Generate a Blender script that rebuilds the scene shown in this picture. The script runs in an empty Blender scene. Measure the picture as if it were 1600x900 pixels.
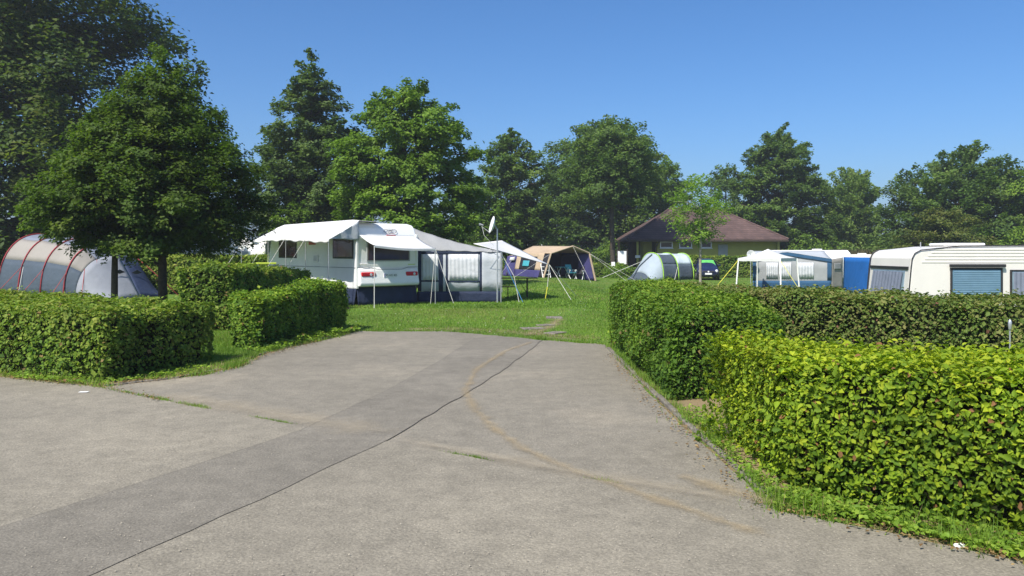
import bpy, bmesh, math, random
import numpy as np
from mathutils import Vector, Matrix

# ------------------------------------------------------------------ camera, sky, sun, exposure
scene = bpy.context.scene
COL = scene.collection
F = 1230.0                      # focal length in photo pixels (1600 wide)
HOR = 395.0                     # horizon row
CAM_H = 1.7
cam_d = bpy.data.cameras.new('camera')
cam = bpy.data.objects.new('camera', cam_d); COL.objects.link(cam)
cam.location = (0, 0, CAM_H)
cam.rotation_euler = (math.radians(90), 0, 0)
cam_d.sensor_width = 36.0
cam_d.lens = 36.0 * F / 1600.0
cam_d.shift_y = -(450.0 - HOR) / 1600.0
cam_d.clip_end = 6000
scene.camera = cam

SUN_DIR = Vector((0.48, 0.68, -1.0)).normalized()     # the way the light travels
elev = math.asin(-SUN_DIR.z)
sun_az = math.atan2(-SUN_DIR.x, -SUN_DIR.y)
world = bpy.data.worlds.new('World'); scene.world = world; world.use_nodes = True
wn = world.node_tree.nodes; wl = world.node_tree.links
sky = wn.new('ShaderNodeTexSky'); sky.sky_type = 'NISHITA'; sky.sun_disc = False
sky.sun_elevation = elev; sky.sun_rotation = sun_az
sky.air_density = 0.9; sky.dust_density = 2.6; sky.ozone_density = 8.0; sky.altitude = 300
bg = wn['Background']; bg.inputs['Strength'].default_value = 0.118
hs = wn.new('ShaderNodeHueSaturation'); hs.inputs['Saturation'].default_value = 1.14
wl.new(sky.outputs[0], hs.inputs['Color']); wl.new(hs.outputs[0], bg.inputs[0])

sun_d = bpy.data.lights.new('sun', 'SUN'); sun_d.energy = 4.6; sun_d.angle = math.radians(0.53)
sun_d.color = (1.0, 0.95, 0.86)
sun = bpy.data.objects.new('sun', sun_d); COL.objects.link(sun)
sun.rotation_euler = SUN_DIR.to_track_quat('-Z', 'Y').to_euler()
scene.view_settings.view_transform = 'Standard'
scene.view_settings.look = 'None'
scene.view_settings.gamma = 1.0
scene.view_settings.exposure = 0.55
scene.render.engine = 'CYCLES'
scene.cycles.max_bounces = 6
scene.cycles.transparent_max_bounces = 8
scene.cycles.use_denoising = True

# ------------------------------------------------------------------ helpers
def sstep(t):
    t = np.clip(t, 0, 1); return t * t * (3 - 2 * t)
def G(x, y):
    """ground height: level by the road, falling gently to the right behind the hedges"""
    return -0.55 * sstep((np.asarray(x, float) - 2.2) / 5) * sstep((np.asarray(y, float) - 13.5) / 6) * (1 - 0.45 * sstep((np.asarray(y, float) - 46) / 14))
def g(x, y): return float(G(x, y))
def X(px, Y): return (px - 800.0) / F * Y
def at(px, Y): return (X(px, Y), Y, g(X(px, Y), Y))

def tag(o, label=None, cat=None, group=None, kind=None):
    if label: o['label'] = label
    if cat: o['category'] = cat
    if group: o['group'] = group
    if kind: o['kind'] = kind
    return o
def thing(name, label, cat, loc=(0, 0, 0), rz=0.0, group=None):
    o = bpy.data.objects.new(name, None); COL.objects.link(o)
    o.empty_display_size = 0.2
    o.location = loc; o.rotation_euler = (0, 0, rz)
    return tag(o, label, cat, group)
def link_mesh(name, me, mat, parent=None):
    o = bpy.data.objects.new(name, me); COL.objects.link(o)
    if mat is not None: me.materials.append(mat)
    if parent is not None: o.parent = parent
    return o
def mesh_np(name, V, Fc, mat, parent=None, tint=None, smooth=False):
    V = np.ascontiguousarray(V, dtype=np.float32).reshape(-1, 3)
    Fc = np.ascontiguousarray(Fc, dtype=np.int32)
    n, k = Fc.shape
    me = bpy.data.meshes.new(name)
    me.vertices.add(len(V)); me.vertices.foreach_set('co', V.ravel())
    me.loops.add(n * k); me.loops.foreach_set('vertex_index', Fc.ravel())
    me.polygons.add(n); me.polygons.foreach_set('loop_start', np.arange(0, n * k, k, dtype=np.int32))
    if smooth: me.polygons.foreach_set('use_smooth', np.ones(n, dtype=bool))
    if tint is not None:
        a = me.attributes.new('tint', 'FLOAT', 'POINT'); a.data.foreach_set('value', np.ascontiguousarray(tint, dtype=np.float32))
    me.update(calc_edges=True)
    return link_mesh(name, me, mat, parent)

class MB:
    def __init__(s): s.v = []; s.f = []
    def add(s, vs, fs):
        b = len(s.v); s.v += [tuple(v) for v in vs]; s.f += [tuple(b + i for i in f) for f in fs]; return s
    def box(s, x0, x1, y0, y1, z0, z1):
        return s.add([(x0,y0,z0),(x1,y0,z0),(x1,y1,z0),(x0,y1,z0),(x0,y0,z1),(x1,y0,z1),(x1,y1,z1),(x0,y1,z1)],
                     [(0,3,2,1),(4,5,6,7),(0,1,5,4),(1,2,6,5),(2,3,7,6),(3,0,4,7)])
    def slab(s, quad, t):
        """a panel with thickness t from 3 or 4 corner points"""
        q = [Vector(p) for p in quad]; n = (q[1] - q[0]).cross(q[2] - q[0]).normalized() * (t / 2); k = len(q)
        vs = [p + n for p in q] + [p - n for p in q]
        fs = [tuple(range(k)), tuple(range(2 * k - 1, k - 1, -1))] + [(i, i + k, (i + 1) % k + k, (i + 1) % k) for i in range(k)]
        return s.add(vs, fs)
    def tube(s, pts, r, n=6, cap=True):
        pts = [Vector(p) for p in pts]; rs = r if hasattr(r, '__len__') else [r] * len(pts)
        b = len(s.v); up = Vector((0.13, 0.21, 1)).normalized()
        for i, p in enumerate(pts):
            d = (pts[min(i + 1, len(pts) - 1)] - pts[max(i - 1, 0)]).normalized()
            a = d.cross(up)
            if a.length < 1e-3: a = d.cross(Vector((1, 0, 0)))
            a.normalize(); c = d.cross(a)
            for k in range(n):
                t = 2 * math.pi * k / n
                s.v.append(tuple(p + (a * math.cos(t) + c * math.sin(t)) * rs[i]))
        for i in range(len(pts) - 1):
            for k in range(n):
                s.f.append((b + i*n + k, b + i*n + (k+1) % n, b + (i+1)*n + (k+1) % n, b + (i+1)*n + k))
        if cap:
            s.f.append(tuple(b + k for k in range(n))[::-1]); e = b + (len(pts) - 1) * n
            s.f.append(tuple(e + k for k in range(n)))
        return s
    def lathe(s, c, prof, n=16, axis='z'):
        b = len(s.v)
        for (r, h) in prof:
            for k in range(n):
                t = 2 * math.pi * k / n; a, e = r * math.cos(t), r * math.sin(t)
                o = (a, e, h) if axis == 'z' else ((h, a, e) if axis == 'x' else (a, h, e))
                s.v.append((c[0] + o[0], c[1] + o[1], c[2] + o[2]))
        for i in range(len(prof) - 1):
            for k in range(n): s.f.append((b + i*n + k, b + i*n + (k+1) % n, b + (i+1)*n + (k+1) % n, b + (i+1)*n + k))
        s.f.append(tuple(b + k for k in range(n))[::-1]); e = b + (len(prof) - 1) * n; s.f.append(tuple(e + k for k in range(n)))
        return s
    def grid(s, fn, nu, nv, thick=None):
        b = len(s.v)
        for j in range(nv + 1):
            for i in range(nu + 1): s.v.append(tuple(fn(i / nu, j / nv)))
        for j in range(nv):
            for i in range(nu):
                a = b + j * (nu + 1) + i; s.f.append((a, a + 1, a + nu + 2, a + nu + 1))
        return s
    def prism(s, prof, x0, x1):
        """closed (y,z) outline extruded along x"""
        k = len(prof)
        vs = [(x0, p[0], p[1]) for p in prof] + [(x1, p[0], p[1]) for p in prof]
        return s.add(vs, [tuple(range(k)), tuple(range(2*k - 1, k - 1, -1))] + [(i, i + k, (i+1) % k + k, (i+1) % k) for i in range(k)])
    def build(s, name, mat, parent=None, smooth=False, bevel=0, seg=2, solid=0, sub=0):
        me = bpy.data.meshes.new(name); me.from_pydata(s.v, [], s.f)
        if bevel or smooth:
            bm = bmesh.new(); bm.from_mesh(me)
            bmesh.ops.recalc_face_normals(bm, faces=bm.faces)
            if bevel:
                es = [e for e in bm.edges if len(e.link_faces) == 2 and e.calc_face_angle(0) > 0.5]
                bmesh.ops.bevel(bm, geom=es, offset=bevel, segments=seg, profile=0.5, affect='EDGES')
            if smooth:
                for f in bm.faces: f.smooth = True
            bm.to_mesh(me); bm.free()
        o = link_mesh(name, me, mat, parent)
        if solid:
            m = o.modifiers.new('solid', 'SOLIDIFY'); m.thickness = solid; m.offset = 0
        if sub:
            m = o.modifiers.new('sub', 'SUBSURF'); m.levels = sub; m.render_levels = sub
        return o

# ------------------------------------------------------------------ materials
def nt(name):
    m = bpy.data.materials.new(name); m.use_nodes = True
    n = m.node_tree.nodes; return m, n, m.node_tree.links, n['Principled BSDF']
def coords(n): return n.new('ShaderNodeTexCoord').outputs['Object']
def noise(n, l, vec, scale, detail=4, rough=0.55):
    t = n.new('ShaderNodeTexNoise'); t.inputs['Scale'].default_value = scale; t.inputs['Detail'].default_value = detail
    t.inputs['Roughness'].default_value = rough; l.new(vec, t.inputs['Vector']); return t.outputs['Fac']
def ramp(n, l, fac, stops):
    r = n.new('ShaderNodeValToRGB'); e = r.color_ramp.elements
    while len(e) < len(stops): e.new(0.5)
    for i, (p, c) in enumerate(stops):
        e[i].position = p; e[i].color = (c[0], c[1], c[2], 1) if hasattr(c, '__len__') else (c, c, c, 1)
    l.new(fac, r.inputs['Fac']); return r.outputs['Color']
def mixc(n, l, fac, a, b, blend='MIX'):
    m = n.new('ShaderNodeMix'); m.data_type = 'RGBA'; m.blend_type = blend
    for sock, val in ((m.inputs['Factor'], fac), (m.inputs['A'], a), (m.inputs['B'], b)):
        if sock.name == 'Factor' and sock.type != 'VALUE': continue
        pass
    ins = {'f': m.inputs[0], 'a': m.inputs[6], 'b': m.inputs[7]}
    for k, val in (('f', fac), ('a', a), ('b', b)):
        if isinstance(val, (int, float)): ins[k].default_value = val if k == 'f' else (val, val, val, 1)
        elif isinstance(val, tuple): ins[k].default_value = (*val, 1)
        else: l.new(val, ins[k])
    return m.outputs[2]
def bump(n, l, h, strength, dist, bsdf):
    b = n.new('ShaderNodeBump'); b.inputs['Strength'].default_value = strength; b.inputs['Distance'].default_value = dist
    l.new(h, b.inputs['Height']); l.new(b.outputs[0], bsdf.inputs['Normal'])
def paint(name, col, rough=0.4, var=0.12, scale=3.0, metal=0.0, spec=0.5, bumps=0.0, bscale=30):
    m, n, l, p = nt(name); c = coords(n)
    f = noise(n, l, c, scale, 6, 0.6)
    lo = tuple(max(0, x * (1 - var)) for x in col); hi = tuple(min(1, x * (1 + var * 0.6)) for x in col)
    l.new(ramp(n, l, f, [(0.3, lo), (0.7, hi)]), p.inputs['Base Color'])
    p.inputs['Roughness'].default_value = rough; p.inputs['Metallic'].default_value = metal
    p.inputs['Specular IOR Level'].default_value = spec
    if bumps: bump(n, l, noise(n, l, c, bscale, 3), bumps, 0.02, p)
    return m
def cloth(name, col, trans=0.25, var=0.12, scale=2.0, fold=0.5, fscale=3.0, rough=0.75):
    m, n, l, p = nt(name); c = coords(n)
    f = noise(n, l, c, scale, 5, 0.6)
    lo = tuple(x * (1 - var) for x in col); hi = tuple(min(1, x * (1 + var * 0.5)) for x in col)
    cc = ramp(n, l, f, [(0.3, lo), (0.7, hi)])
    l.new(cc, p.inputs['Base Color']); p.inputs['Roughness'].default_value = rough
    p.inputs['Specular IOR Level'].default_value = 0.25
    bump(n, l, noise(n, l, c, fscale, 3, 0.5), fold, 0.06, p)
    if trans:
        t = n.new('ShaderNodeBsdfTranslucent'); l.new(cc, t.inputs['Color'])
        mx = n.new('ShaderNodeMixShader'); mx.inputs[0].default_value = trans
        l.new(p.outputs[0], mx.inputs[1]); l.new(t.outputs[0], mx.inputs[2]); l.new(mx.outputs[0], n['Material Output'].inputs['Surface'])
    return m
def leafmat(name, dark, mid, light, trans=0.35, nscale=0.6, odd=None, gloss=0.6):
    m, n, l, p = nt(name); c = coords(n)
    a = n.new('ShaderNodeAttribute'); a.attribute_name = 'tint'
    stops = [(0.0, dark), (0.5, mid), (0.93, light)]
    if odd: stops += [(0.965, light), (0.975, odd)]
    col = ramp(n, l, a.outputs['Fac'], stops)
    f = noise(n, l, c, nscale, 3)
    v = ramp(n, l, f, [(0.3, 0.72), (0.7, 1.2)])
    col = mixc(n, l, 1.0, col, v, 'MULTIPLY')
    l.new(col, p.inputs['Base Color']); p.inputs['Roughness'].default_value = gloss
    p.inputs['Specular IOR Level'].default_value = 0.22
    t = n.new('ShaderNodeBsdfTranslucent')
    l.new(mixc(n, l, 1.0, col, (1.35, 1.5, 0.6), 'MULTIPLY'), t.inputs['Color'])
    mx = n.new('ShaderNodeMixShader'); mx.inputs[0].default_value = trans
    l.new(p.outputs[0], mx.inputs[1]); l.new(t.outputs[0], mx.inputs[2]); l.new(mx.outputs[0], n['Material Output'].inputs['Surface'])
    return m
def glassy(name, col, rough=0.08):
    m, n, l, p = nt(name); c = coords(n)
    l.new(ramp(n, l, noise(n, l, c, 2.2, 3), [(0.35, tuple(x * 0.7 for x in col)), (0.65, col)]), p.inputs['Base Color'])
    p.inputs['Roughness'].default_value = rough; p.inputs['Specular IOR Level'].default_value = 0.6
    return m
def asphalt(name, base, warm, chips=0.5):
    m, n, l, p = nt(name); c = coords(n)
    big = noise(n, l, c, 0.35, 5, 0.6)
    lo = tuple(x * 0.86 for x in base); hi = tuple(x * 1.12 for x in warm)
    col = ramp(n, l, big, [(0.3, lo), (0.52, base), (0.72, hi)])
    mid = noise(n, l, c, 4, 7, 0.8)
    col = mixc(n, l, 1.0, col, ramp(n, l, mid, [(0.25, 0.72), (0.75, 1.24)]), 'MULTIPLY')
    fine = noise(n, l, c, 75, 3, 0.7)
    col = mixc(n, l, 1.0, col, ramp(n, l, fine, [(0.3, 0.66), (0.7, 1.32)]), 'MULTIPLY')
    v = n.new('ShaderNodeTexVoronoi'); v.inputs['Scale'].default_value = 42; l.new(c, v.inputs['Vector'])
    chip = ramp(n, l, v.outputs['Distance'], [(0.10, 1.0), (0.2, 0.0)])
    pick = ramp(n, l, v.outputs['Color'], [(0.66, 0.0), (0.74, chips)])
    col = mixc(n, l, mixc(n, l, 1.0, chip, pick, 'MULTIPLY'), col, tuple(min(1, x * 2.3) for x in warm))
    l.new(col, p.inputs['Base Color']); p.inputs['Roughness'].default_value = 0.85
    p.inputs['Specular IOR Level'].default_value = 0.3
    bump(n, l, mixc(n, l, 0.6, fine, v.outputs['Distance']), 0.55, 0.008, p)
    return m
def stainmat(name, col, lo=0.35, hi=0.75, scale=3.0, amax=0.75, stretch=(1, 1, 1)):
    m, n, l, p = nt(name); c = coords(n)
    mp = n.new('ShaderNodeMapping'); mp.inputs['Scale'].default_value = stretch; l.new(c, mp.inputs['Vector'])
    a = n.new('ShaderNodeAttribute'); a.attribute_name = 'tint'
    f = noise(n, l, mp.outputs[0], scale, 7, 0.72)
    mul = n.new('ShaderNodeMath'); mul.operation = 'MULTIPLY_ADD'
    l.new(a.outputs['Fac'], mul.inputs[0]); mul.inputs[1].default_value = 0.75; 
    sub = n.new('ShaderNodeMath'); sub.operation = 'MULTIPLY_ADD'; l.new(f, sub.inputs[0]); sub.inputs[1].default_value = 1.1; sub.inputs[2].default_value = -0.42
    l.new(sub.outputs[0], mul.inputs[2])
    al = ramp(n, l, mul.outputs[0], [(lo, 0.0), (hi, amax)])
    edge = n.new('ShaderNodeMath'); edge.operation = 'MULTIPLY'; edge.use_clamp = True
    e2 = n.new('ShaderNodeMath'); e2.operation = 'MULTIPLY'; e2.inputs[1].default_value = 5; e2.use_clamp = True
    l.new(a.outputs['Fac'], e2.inputs[0]); l.new(al, edge.inputs[0]); l.new(e2.outputs[0], edge.inputs[1])
    g2 = noise(n, l, c, 70, 3, 0.7)
    l.new(ramp(n, l, g2, [(0.3, tuple(x * 0.75 for x in col)), (0.7, tuple(x * 1.2 for x in col))]), p.inputs['Base Color'])
    p.inputs['Roughness'].default_value = 0.95; p.inputs['Specular IOR Level'].default_value = 0.1
    l.new(edge.outputs[0], p.inputs['Alpha'])
    return m
def groundmat():
    m, n, l, p = nt('lawn'); c = coords(n)
    big = noise(n, l, c, 0.16, 5, 0.6)
    a = ramp(n, l, big, [(0.3, (0.075, 0.140, 0.020)), (0.5, (0.10, 0.175, 0.026)), (0.7, (0.155, 0.19, 0.042))])
    mid = noise(n, l, c, 2.2, 6, 0.7)
    a = mixc(n, l, 1.0, a, ramp(n, l, mid, [(0.3, 0.7), (0.7, 1.25)]), 'MULTIPLY')
    fine = noise(n, l, c, 38, 4, 0.7)
    a = mixc(n, l, 1.0, a, ramp(n, l, fine, [(0.3, 0.55), (0.7, 1.4)]), 'MULTIPLY')
    dry = noise(n, l, c, 0.9, 6, 0.7)
    a = mixc(n, l, ramp(n, l, dry, [(0.62, 0.0), (0.74, 0.55)]), a, (0.24, 0.18, 0.09))
    l.new(a, p.inputs['Base Color']); p.inputs['Roughness'].default_value = 0.9; p.inputs['Specular IOR Level'].default_value = 0.15
    bump(n, l, fine, 0.7, 0.03, p)
    return m

M = {}
M['road'] = asphalt('road asphalt', (0.222, 0.199, 0.153), (0.246, 0.219, 0.166), 0.7)
M['drive'] = asphalt('driveway asphalt', (0.208, 0.187, 0.146), (0.248, 0.217, 0.163), 0.65)
M['strip'] = asphalt('patch asphalt', (0.183, 0.165, 0.131), (0.206, 0.185, 0.147), 0.55)
M['seam'] = paint('tar seam', (0.135, 0.121, 0.098), 0.9, 0.35, 5)
M['lawn'] = groundmat()
M['soil'] = paint('soil', (0.16, 0.11, 0.065), 0.95, 0.4, 6, spec=0.1, bumps=0.8)
M['kerb'] = paint('kerb stone', (0.19, 0.17, 0.14), 0.9, 0.45, 9, spec=0.2, bumps=0.6)
M['bark'] = paint('bark', (0.075, 0.062, 0.046), 0.95, 0.45, 8, spec=0.1, bumps=0.9, bscale=14)
M['bark_pale'] = paint('pale bark', (0.30, 0.27, 0.215), 0.95, 0.35, 10, spec=0.1, bumps=0.7)
M['hedge_core'] = paint('hedge_core', (0.022, 0.026, 0.012), 1.0, 0.5, 14, spec=0.02, bumps=0.8)
M['white_gel'] = paint('white caravan shell', (0.80, 0.80, 0.78), 0.28, 0.05, 2)
M['cream_gel'] = paint('cream caravan shell', (0.68, 0.645, 0.59), 0.35, 0.05, 1.4)
M['white_plastic'] = paint('white plastic', (0.78, 0.78, 0.76), 0.4, 0.06, 4)
M['grey_trim'] = paint('grey trim', (0.30, 0.31, 0.32), 0.5, 0.15, 5)
M['black'] = paint('black rubber', (0.02, 0.02, 0.022), 0.6, 0.2, 8)
M['brown_glass'] = glassy('brown tinted window', (0.055, 0.030, 0.020))
M['dark_glass'] = glassy('dark window', (0.02, 0.025, 0.03))
M['blue_glass'] = glassy('blue shaded window', (0.13, 0.24, 0.33), 0.12)
M['blind'] = paint('grey blue blind', (0.17, 0.29, 0.39), 0.6, 0.12, 6)
M['curtain_glass'] = glassy('curtained window', (0.22, 0.30, 0.36), 0.12)
M['red_lens'] = paint('red lens', (0.55, 0.02, 0.02), 0.15, 0.1, 6)
M['clear_lens'] = paint('clear lens', (0.65, 0.66, 0.68), 0.15, 0.1, 6)
M['steel'] = paint('galvanised steel', (0.52, 0.53, 0.54), 0.35, 0.1, 12, metal=0.6)
M['rope'] = paint('guy rope', (0.62, 0.61, 0.56), 0.9, 0.1, 20)
M['rope_red'] = paint('red rope', (0.42, 0.06, 0.05), 0.9, 0.1, 20)
M['rope_blue'] = paint('blue strap', (0.05, 0.20, 0.42), 0.8, 0.1, 20)
M['rope_yellow'] = paint('yellow strap', (0.62, 0.58, 0.06), 0.8, 0.1, 20)
M['white_cloth'] = cloth('white canopy cloth', (0.74, 0.735, 0.72), 0.2, 0.05, 1.2, 0.3, 2.0)
M['pale_cloth'] = cloth('pale grey awning cloth', (0.54, 0.57, 0.60), 0.25, 0.08, 1.2, 0.5, 3.0)
M['grey_cloth'] = cloth('grey awning roof cloth', (0.31, 0.315, 0.315), 0.12, 0.12, 1.0, 0.5, 2.4)
M['navy_cloth'] = cloth('navy ground skirt cloth', (0.022, 0.032, 0.065), 0.04, 0.25, 2, 0.7, 4)
M['curtain'] = cloth('white curtain', (0.64, 0.655, 0.67), 0.2, 0.08, 3, 0.5, 5)
M['tent_cream'] = cloth('cream tent fabric', (0.34, 0.315, 0.28), 0.2, 0.1, 1.2, 0.4, 3)
M['tent_grey'] = cloth('light grey tent fabric', (0.27, 0.285, 0.315), 0.12, 0.12, 1.2, 0.4, 3)
M['tent_roof'] = cloth('blue grey tent fabric', (0.21, 0.235, 0.30), 0.15, 0.12, 1.4, 0.4, 3)
M['tent_slate'] = cloth('slate tent fabric', (0.072, 0.095, 0.122), 0.1, 0.15, 1.6, 0.6, 5)
M['tent_shadow'] = cloth('tent fabric in tree shadow', (0.035, 0.05, 0.10), 0.05, 0.2, 1.6, 0.5, 4)
M['red_pole'] = paint('red pole sleeve', (0.27, 0.02, 0.028), 0.7, 0.15, 10)
M['lime_pole'] = paint('lime pole sleeve', (0.27, 0.50, 0.05), 0.7, 0.1, 10)
M['tan'] = cloth('tan canvas', (0.52, 0.40, 0.28), 0.15, 0.1, 1.5, 0.4, 3)
M['purple'] = cloth('indigo canvas', (0.055, 0.05, 0.16), 0.05, 0.15, 2, 0.4, 4)
M['tent_mist'] = cloth('misty blue tent fabric', (0.40, 0.47, 0.53), 0.2, 0.1, 1.6, 0.5, 4)
M['awning_wall'] = cloth('beige grey awning wall', (0.40, 0.41, 0.41), 0.2, 0.1, 1.6, 0.4, 3)
M['dark_in'] = cloth('shaded interior cloth', (0.02, 0.02, 0.028), 0.0, 0.2, 2, 0.4, 4)  # near black: the shade inside the tent put into the colour
M['sky_tent'] = cloth('pale blue tent fabric', (0.58, 0.66, 0.70), 0.2, 0.08, 1.6, 0.4, 4)
M['blue_tarp'] = cloth('bright blue tarpaulin', (0.025, 0.16, 0.50), 0.2, 0.12, 1.6, 0.4, 2.5, 0.5)
M['blue_cloth'] = cloth('dark blue awning cloth', (0.035, 0.10, 0.19), 0.1, 0.15, 2, 0.4, 4)
M['blue_frame'] = paint('blue frame', (0.16, 0.31, 0.50), 0.5, 0.1, 5)
M['wall_green'] = paint('lime yellow render', (0.33, 0.31, 0.085), 0.9, 0.12, 1.2, spec=0.2)
M['dark_wood'] = paint('dark wood', (0.045, 0.032, 0.022), 0.8, 0.3, 6)
M['brown_wood'] = paint('brown wood', (0.17, 0.095, 0.05), 0.7, 0.25, 8)
M['door'] = paint('grey door', (0.26, 0.27, 0.28), 0.5, 0.1, 3)
M['brick_step'] = paint('brick step', (0.24, 0.12, 0.085), 0.9, 0.3, 12, spec=0.2)
M['car_paint'] = paint('dark blue car paint', (0.012, 0.016, 0.05), 0.18, 0.1, 3, spec=0.7)
M['green_shade'] = paint('green sunshade', (0.10, 0.42, 0.09), 0.5, 0.2, 5)
M['yellow_green'] = paint('yellow green plastic', (0.50, 0.62, 0.06), 0.5, 0.1, 5)
M['teal'] = paint('teal plastic', (0.08, 0.26, 0.27), 0.5, 0.1, 5)
M['aqua'] = paint('aqua plastic', (0.06, 0.34, 0.42), 0.5, 0.1, 5)
M['red_sign'] = paint('red sign', (0.50, 0.10, 0.05), 0.5, 0.1, 5)
M['plate_blue'] = paint('plate blue', (0.02, 0.06, 0.30), 0.4, 0.05, 5)
M['field'] = paint('far field', (0.30, 0.24, 0.10), 0.95, 0.3, 0.05, spec=0.1)
M['hill'] = paint('far hill', (0.12, 0.15, 0.05), 0.95, 0.4, 0.03, spec=0.1)
M['sand'] = stainmat('sand drift', (0.40, 0.31, 0.18), 0.50, 1.0, 4.2, 0.46)
M['pale_sand'] = stainmat('pale sand', (0.42, 0.36, 0.26), 0.34, 1.0, 2.4, 0.42)
M['verge_dirt'] = stainmat('verge soil', (0.24, 0.18, 0.10), 0.12, 0.5, 3.0, 0.95)
M['dirt'] = stainmat('bare dirt', (0.33, 0.25, 0.15), 0.40, 1.05, 3.4, 0.7)

def roofmat():
    m, n, l, p = nt('clay roof tiles'); c = coords(n)
    s = n.new('ShaderNodeSeparateXYZ'); l.new(c, s.inputs[0])
    ad = n.new('ShaderNodeMath'); ad.operation = 'ADD'; l.new(s.outputs[0], ad.inputs[0]); l.new(s.outputs[1], ad.inputs[1])
    cb = n.new('ShaderNodeCombineXYZ'); l.new(ad.outputs[0], cb.inputs[0]); l.new(s.outputs[2], cb.inputs[1])
    b = n.new('ShaderNodeTexBrick'); l.new(cb.outputs[0], b.inputs['Vector']); b.inputs['Scale'].default_value = 1.0
    b.inputs['Brick Width'].default_value = 0.30; b.inputs['Row Height'].default_value = 0.19; b.inputs['Mortar Size'].default_value = 0.035
    b.inputs['Color1'].default_value = (0.075, 0.046, 0.038, 1); b.inputs['Color2'].default_value = (0.122, 0.074, 0.062, 1); b.inputs['Mortar'].default_value = (0.07, 0.04, 0.035, 1)
    f = noise(n, l, c, 0.8, 5, 0.7)
    col = mixc(n, l, 1.0, b.outputs['Color'], ramp(n, l, f, [(0.3, 0.65), (0.7, 1.25)]), 'MULTIPLY')
    l.new(col, p.inputs['Base Color']); p.inputs['Roughness'].default_value = 0.85
    bump(n, l, b.outputs['Fac'], -0.6, 0.05, p); return m
M['roof'] = roofmat()

# leaf materials: real foliage colours, one per species
M['leaf_beech'] = leafmat('hornbeam leaves', (0.047, 0.086, 0.012), (0.071, 0.124, 0.016), (0.122, 0.173, 0.021), 0.42, 0.5)
M['leaf_tall'] = leafmat('tall tree leaves', (0.041, 0.075, 0.013), (0.067, 0.111, 0.018), (0.135, 0.158, 0.025), 0.42, 0.35)
M['leaf_alder'] = leafmat('alder leaves', (0.056, 0.100, 0.030), (0.090, 0.145, 0.042), (0.140, 0.195, 0.058), 0.38, 0.4)
M['leaf_fresh'] = leafmat('fresh green leaves', (0.075, 0.144, 0.015), (0.116, 0.203, 0.021), (0.177, 0.270, 0.030), 0.35, 0.4)
M['leaf_oak'] = leafmat('deep green leaves', (0.060, 0.112, 0.022), (0.092, 0.158, 0.030), (0.145, 0.205, 0.040), 0.4, 0.4)
M['leaf_olive'] = leafmat('olive green leaves', (0.115, 0.190, 0.045), (0.165, 0.250, 0.060), (0.240, 0.320, 0.080), 0.42, 0.4)
M['leaf_young'] = leafmat('young tree leaves', (0.109, 0.200, 0.021), (0.155, 0.267, 0.026), (0.233, 0.356, 0.037), 0.4, 0.6)
M['leaf_rust'] = leafmat('yellowing leaves', (0.075, 0.105, 0.022), (0.110, 0.140, 0.028), (0.170, 0.165, 0.040), 0.35, 0.5)
M['hedge_near'] = leafmat('near hedge leaves', (0.060, 0.125, 0.010), (0.190, 0.285, 0.016), (0.360, 0.420, 0.024), 0.36, 1.6, (0.24, 0.12, 0.05), 0.65)
M['hedge_green'] = leafmat('green hedge leaves', (0.057, 0.132, 0.014), (0.132, 0.236, 0.021), (0.270, 0.345, 0.034), 0.34, 1.4, (0.22, 0.15, 0.06), 0.65)
M['hedge_deep'] = leafmat('deep green hedge leaves', (0.048, 0.106, 0.012), (0.108, 0.198, 0.019), (0.215, 0.290, 0.032), 0.32, 1.4, (0.18, 0.13, 0.05), 0.65)
M['hedge_brown'] = leafmat('hedge leaves with brown tips', (0.055, 0.105, 0.018), (0.125, 0.185, 0.032), (0.225, 0.215, 0.070), 0.3, 1.4, (0.20, 0.10, 0.06), 0.65)
M['hedge_mix'] = leafmat('mixed hedge leaves', (0.062, 0.130, 0.014), (0.155, 0.240, 0.026), (0.280, 0.320, 0.055), 0.33, 1.2, (0.26, 0.18, 0.07), 0.65)
M['grass'] = leafmat('grass blades', (0.102, 0.194, 0.021), (0.159, 0.279, 0.030), (0.261, 0.321, 0.052), 0.35, 0.35, (0.27, 0.22, 0.10), 0.6)
M['weed'] = leafmat('verge weeds', (0.112, 0.203, 0.021), (0.177, 0.288, 0.033), (0.261, 0.362, 0.045), 0.35, 3, (0.20, 0.13, 0.05), 0.5)
M['dry'] = leafmat('dry reeds', (0.20, 0.18, 0.09), (0.28, 0.25, 0.13), (0.36, 0.32, 0.18), 0.3, 0.6)

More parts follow.
